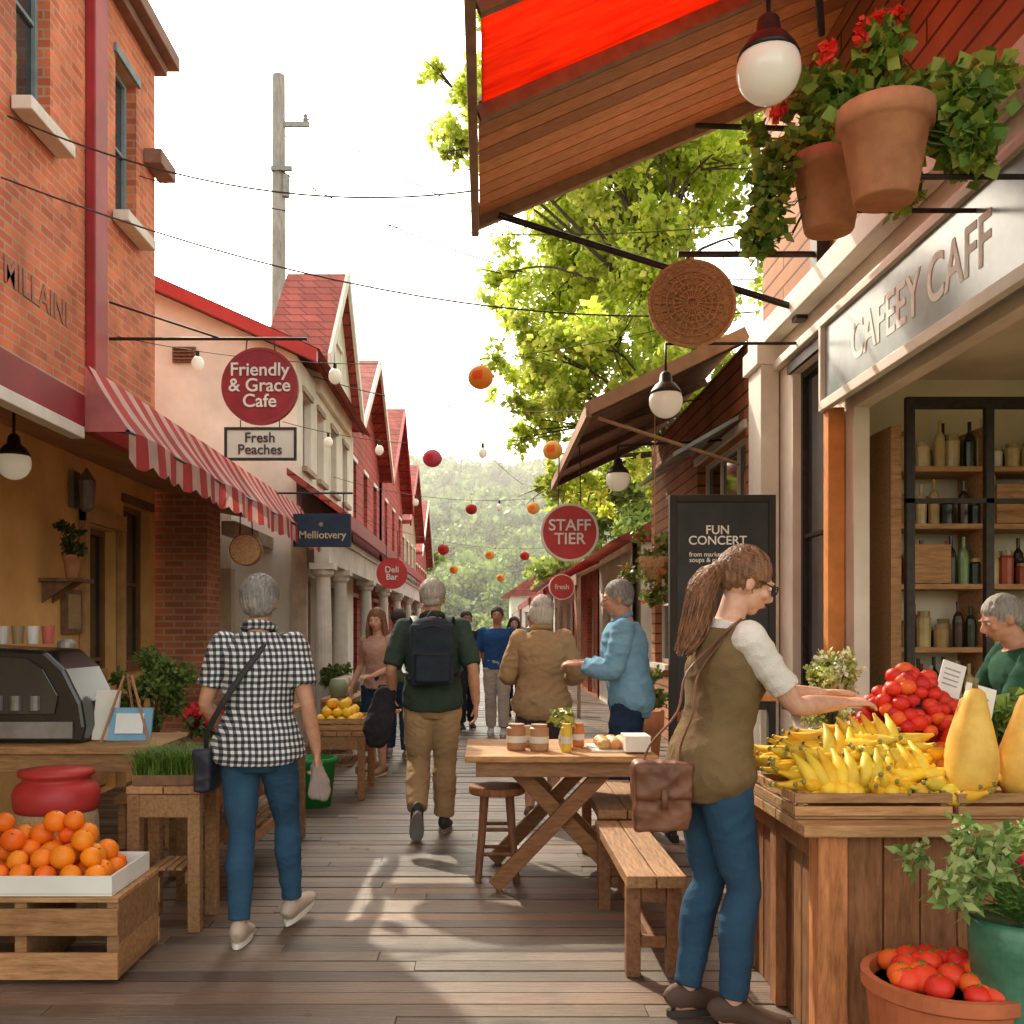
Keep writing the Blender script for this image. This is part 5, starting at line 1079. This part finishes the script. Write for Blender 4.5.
    for s in 'LR':
        c,pt,fy=leg[s][2:5]; Rf=Matrix.Rotation(fy,3,'Z')@Matrix.Rotation(pt,3,'X'); fp=lambda y,z,q=c,R_=Rf:q+R_@V((0,y,z))
        mb.tube([fp(-.075,-.035),fp(-.05,-.022),fp(0,-.018),fp(.06,-.035),fp(.13,-.05),fp(.185,-.058),fp(.2,-.062)],[(.022,.03),(.036,.048),(.042,.052),(.044,.042),(.049,.03),(.038,.022),(.015,.012)],16,side=Rf@X1,sub=3)
        n_=20; bot=[];top=[]
        for i in range(n_):
            a=2*math.pi*i/n_; yy=.062+.142*math.cos(a)*-1; xx=(.040+.010*(yy/.2))*math.sin(a); bot.append(fp(yy,-.085)+Rf@V((xx,0,0))); top.append(fp(yy,-.062)+Rf@V((xx*1.02,0,0)))
        so_.add(bot+top,[tuple(range(n_)),tuple(range(n_,2*n_))]+[(i,(i+1)%n_,n_+(i+1)%n_,n_+i) for i in range(n_)])
    mb.xf(T); remesh(mb,'shoes',O['shoe'],vox*.8,e,sm=2); so_.xf(T); so_.build('shoe_soles',O.get('sole',WHITE),e)
    return e,T,dict(tf=tf,hf=hf,arm=arm,sh=sh)
def hang(x=.25,y=.02,z=.86,cu=.35,s='R',d=(0,.15,-1)):
    q=1 if s=='R' else -1; return (V((q*x,y,z)),d,(-q,0,0),cu)
# 1 gingham woman
GING=ginghammat('gingham_cloth',(.70,.70,.68),(.012,.018,.03))
e,T,J=person('woman_in_gingham_shirt',(-1.07,4.72),math.radians(-3),1.70,False,
 dict(lean=.03,twist=.05,hyaw=.1,hpitch=.1,feet={'L':(-.055,-.12,.085,0,.1),'R':(.11,.20,.11,.25,-.25)},
  hands={'L':(V((-.20,.16,.93)),(.3,1,-.3),(.6,0,-.5),.6,(-.6,-1,-.2)),'R':(V((.27,.04,.87)),(.05,.2,-1),(-1,0,0),.9)}),
 dict(skin=SK2,hair=HG,style='short',top=GING,sleeve=.33,hem=.86,bulk=1.10,inf=.02,flare=.12,collar=True,botm=JEAN,slim=True,shoe=mat('beige_sneaker',(.55,.45,.35))),.0055)
mb=MB(); mb.tube([T@J['tf'](.12,.02,1.43),T@J['tf'](.07,-.085,1.40),T@J['tf'](-.02,-.15,1.27),T@J['tf'](-.12,-.15,1.12),T@V((-.215,-.09,.97)),T@V((-.235,-.03,.88))],[(.014,.004)]*6,10,side=V((.8,0,-.6)),sub=4); mb.build('bag_strap',BLACK,e,smooth=True)
mb=MB(); mb.box((-.27,-.13,.70),(-.19,.15,.90)); mb.xf(T); remesh(mb,'shoulder_bag',mat('navy_leather',(.02,.02,.035),rough=.5),.008,e,sm=12,fold=.008)
mb=MB(); mb.tube([T@V((.265,.06,.83)),T@V((.275,.03,.77)),T@V((.295,.0,.70)),T@V((.29,-.02,.66))],[(.018,.012),(.032,.016),(.045,.014),(.04,.006)],12,side=X1,sub=4); remesh(mb,'cloth_in_hand',fab('grey_cloth',(.30,.23,.20)),.006,e,sm=2,fold=.012,fs=(30,30,8))
# 2 backpack man
e,T,J=person('man_with_backpack',(-.37,7.05),math.radians(3),1.80,True,
 dict(lean=.04,twist=-.05,hyaw=-.15,hpitch=.05,feet={'L':(-.10,-.22,.20,-.95,.05),'R':(.08,.12,.085,0,-.1)},
  hands={'L':(V((-.27,.10,.92)),(0,.3,-1),(1,0,0),1.0),'R':(V((.29,-.02,.88)),(0,.1,-1),(-1,0,0),.5)}),
 dict(skin=SK2,hair=HW,top=fab('dark_olive_shirt',(.045,.07,.05),(.03,.05,.038)),sleeve=.46,hem=.86,inf=.022,collar=True,botm=KHAKI,shoe=mat('dark_shoe',(.05,.045,.045)),sole=mat('sole_grey',(.3,.28,.26))),.007)
mb=MB(); mb.box((-.135,-.28,1.02),(.135,-.15,1.40)); mb.sph((0,-.21,1.40),(.13,.065,.05)); mb.box((-.105,-.33,1.04),(.105,-.27,1.22)); mb.xf(T); remesh(mb,'backpack',fab('slate_backpack',(.035,.045,.06),(.02,.025,.035)),.009,e,sm=10,fold=.006)
mb=MB()
for q in(-1,1): mb.tube([T@V((q*.09,-.17,1.40)),T@J['tf'](q*.12,-.06,1.455),T@J['tf'](q*.13,.10,1.38),T@J['tf'](q*.15,.13,1.25),T@J['tf'](q*.185,.02,1.12),T@V((q*.13,-.17,1.05))],[(.03,.008)]*6,10,side=X1,sub=4)
mb.tube([T@V((-.04,-.2,1.44)),T@V((0,-.2,1.49)),T@V((.04,-.2,1.44))],.008,8,sub=4)
mb.tube([T@V((-.105,-.335,1.215)),T@V((.105,-.335,1.215))],.006,6); mb.tube([T@V((-.10,-.28,1.36)),T@V((0,-.285,1.40)),T@V((.10,-.28,1.36))],.006,6,sub=3); mb.build('backpack_straps',BLACK,e,smooth=True)
mb=MB(); mb.tube([T@V((-.30,.05,.98)),T@V((-.33,.03,.85)),T@V((-.36,-.02,.70)),T@V((-.37,-.03,.60))],[(.05,.03),(.09,.05),(.10,.055),(.05,.03)],14,side=X1,sub=4); remesh(mb,'carried_jacket',fab('black_jacket',(.03,.026,.03)),.009,e,sm=3,fold=.015,fs=(20,20,8))
# 3 woman at the produce stand
VEST=fab('olive_brown_vest',(.21,.135,.062),(.165,.105,.047))
e,T,J=person('woman_choosing_produce',(.84,3.70),math.radians(-78),1.76,False,
 dict(lean=.15,twist=0,hyaw=-.05,hpitch=.38,pelvis=(0,.0,.0),feet={'L':(-.09,-.06,.085,0,.1),'R':(.08,.04,.085,0,-.25)},
  hands={'R':(V((.10,.46,1.14)),(-.15,1,.05),(-.25,0,-1),.35,(.5,-.3,-1)),'L':(V((-.12,.50,1.16)),(.1,1,0),(.3,0,-1),.4,(-.5,-.3,-1))}),
 dict(skin=SK1,hair=HB,style='pony',top=fab('white_tee',(.76,.70,.62),(.68,.62,.54)),sleeve=.36,vest=VEST,hem=.86,vhem=.82,inf=.010,botm=JEAN,slim=True,glasses=True,shoe=mat('brown_sandal',(.10,.055,.035)),sole=mat('sole_dark',(.05,.04,.03))),.005)
BAGL=mat('brown_leather',(.21,.08,.038),(.12,.046,.023),scale=10,rough=.5,bump=.15)
mb=MB()
bc=V((.635,3.60,.865)); mb.box((bc.x-.095,bc.y-.045,bc.z-.13),(bc.x+.095,bc.y+.045,bc.z+.09)); mb.box((bc.x-.10,bc.y-.062,bc.z-.01),(bc.x+.10,bc.y+.04,bc.z+.11)); remesh(mb,'leather_shoulder_bag',BAGL,.006,e,sm=14,fold=.010,fs=(12,12,12))
mb=MB(); q0=T@J['sh']['R']+V((-.01,.04,.065)); q1=T@J['tf'](.09,-.155,1.20); q2=T@J['tf'](.12,-.165,1.05)
for dx in(-.075,.065): mb.tube([(bc.x+dx,bc.y-.01,bc.z+.07),(bc.x+dx*.8+.015,bc.y-.015,bc.z+.17),(q2.x-.01+dx*.4,q2.y-.02,q2.z+.05),(q1.x+dx*.3,q1.y-.02,q1.z+.04),(q0.x-.045+dx*.1,q0.y-.02,q0.z-.03),(q0.x+dx*.1,q0.y,q0.z+.004)],[(.010,.004)]*6,8,side=Y1,sub=4)
mb.tube([(bc.x,bc.y-.068,bc.z+.02),(bc.x,bc.y-.068,bc.z-.05)],[(.012,.005)]*2,8,side=X1)
mb.build('bag_straps',BAGL,e,smooth=True)
# 4 blue shirt man
e,T,J=person('man_in_blue_shirt',(1.0,7.15),math.radians(82),1.80,True,
 dict(lean=.10,hpitch=.15,pelvis=(0,-.03,0),feet={'L':(-.1,.08,.085,0,.1),'R':(.1,-.10,.085,0,-.1)},
  hands={'L':(V((-.10,.30,1.14)),(.3,1,.1),(.4,0,-1),.6,(-.4,-.3,-1)),'R':(V((.10,.25,1.14)),(-.3,1,.2),(-.3,0,-1),.6,(.4,-.4,-1))}),
 dict(skin=SK2,hair=HG,top=fab('light_blue_shirt',(.21,.40,.54),(.15,.31,.44)),sleeve=.92,hem=.80,bulk=1.02,inf=.024,fold=.013,collar=True,botm=JEAND,shoe=mat('black_shoe',(.03,.03,.03))),.0075)
# 5 tan jacket woman
person('woman_in_tan_jacket',(.43,7.6),math.radians(-8),1.70,False,
 dict(lean=.05,hyaw=-.2,hpitch=.2,feet={'L':(-.09,0,.085,0,.1),'R':(.09,.05,.085,0,-.1)},
  hands={'L':(V((-.20,.26,1.08)),(.4,1,0),(.3,0,-1),.5),'R':(V((.20,.28,1.08)),(-.3,1,.1),(-.3,0,-1),.5)}),
 dict(skin=SK1,hair=HW,style='bob',top=fab('tan_jacket',(.42,.27,.14),(.32,.20,.10)),sleeve=.95,hem=.80,bulk=1.08,inf=.032,flare=.12,fold=.014,collar=True,bot='skirt',botm=fab('dark_skirt',(.05,.04,.04)),shoe=mat('brown_shoe',(.14,.07,.04))),.0075)
# 6 shorts woman
person('woman_in_denim_shorts',(-1.08,10.1),math.radians(150),1.66,False,
 dict(lean=.02,hyaw=.3,hpitch=.15,feet={'L':(-.09,.04,.085,0,.1),'R':(.10,-.06,.085,0,-.2)},
  hands={'L':(V((-.12,.27,1.02)),(.4,1,0),(.3,0,-1),.5),'R':(V((.30,.05,.90)),(0,.2,-1),(-1,0,0),.4)}),
 dict(skin=SK1,hair=HB,style='long',top=fab('blush_top',(.52,.31,.23)),sleeve=.30,hem=.88,inf=.012,bot='shorts',botm=JEAND,shoe=mat('tan_shoe',(.35,.2,.12))),.008)
st=lambda a=.25:{'L':hang(a,.03,.87,.4,'L'),'R':hang(a,.03,.87,.4,'R')}
person('man_in_blue_polo',(.17,13.8),math.radians(176),1.76,True,dict(feet={'L':(-.09,.12,.085,0,0),'R':(.09,-.1,.085,0,0)},hands=st(.27)),
 dict(skin=SK2,hair=HD,top=fab('blue_polo',(.03,.10,.28)),sleeve=.42,botm=fab('stone_trousers',(.55,.48,.4)),shoe=mat('white_shoe',(.6,.58,.55))),.01)
person('man_in_black_shirt',(-.27,14.6),math.radians(-170),1.72,True,dict(feet={'L':(-.09,-.1,.085,0,0),'R':(.09,.1,.085,0,0)},hands=st(.27)),
 dict(skin=SK3,hair=HD,top=fab('black_shirt',(.02,.02,.025)),sleeve=.42,botm=fab('black_trousers',(.025,.025,.03)),shoe=mat('black_shoe2',(.03,.03,.03))),.01)
person('man_in_jeans',(-.98,11.3),math.radians(10),1.68,True,dict(feet={'L':(-.09,.15,.085,0,0),'R':(.09,-.1,.085,0,0)},hands=st(.27)),
 dict(skin=SK2,hair=HD,top=fab('green_shirt',(.10,.14,.08)),sleeve=.42,botm=JEAN,shoe=mat('white_shoe3',(.6,.58,.55))),.01)
person('woman_in_white_blouse',(.48,16.5),math.radians(180),1.66,False,dict(feet={'L':(-.09,.1,.085,0,0),'R':(.09,-.1,.085,0,0)},hands=st()),
 dict(skin=SK1,hair=HD,style='long',top=fab('white_blouse',(.7,.66,.6)),sleeve=.5,botm=JEAND,shoe=mat('black_shoe4',(.03,.03,.03))),.011)
person('woman_in_green_dress',(-.55,19),math.radians(5),1.66,False,dict(feet={'L':(-.09,.1,.085,0,0),'R':(.09,-.1,.085,0,0)},hands=st()),
 dict(skin=SK1,hair=HB,style='long',top=fab('green_dress',(.12,.2,.12)),sleeve=.4,bot='skirt',botm=fab('green_skirt',(.12,.2,.12)),shoe=mat('tan_shoe4',(.3,.2,.1))),.012)
person('man_in_grey_jacket',(.85,18),math.radians(185),1.78,True,dict(feet={'L':(-.09,.1,.085,0,0),'R':(.09,-.1,.085,0,0)},hands=st(.27)),
 dict(skin=SK2,hair=HG,top=fab('grey_jacket',(.25,.24,.25)),sleeve=.9,botm=KHAKI,shoe=mat('black_shoe5',(.03,.03,.03))),.012)
person('shopkeeper_in_green',(2.85,5.05),math.radians(85),1.66,True,dict(lean=.35,hpitch=.4,feet={'L':(-.1,.05,.085,0,0),'R':(.1,-.05,.085,0,0)},hands={'L':(V((-.12,.5,1.0)),(0,1,-.1),(.2,0,-1),.5,(-.6,0,-1)),'R':(V((.12,.48,1.02)),(0,1,-.1),(-.2,0,-1),.5,(.6,0,-1))}),
 dict(skin=SK2,hair=HG,top=fab('dark_green_apron_shirt',(.03,.10,.06)),sleeve=.9,bulk=1.1,botm=JEAND,shoe=mat('black_shoe6',(.03,.03,.03))),.009)
print('objects',len(bpy.data.objects))
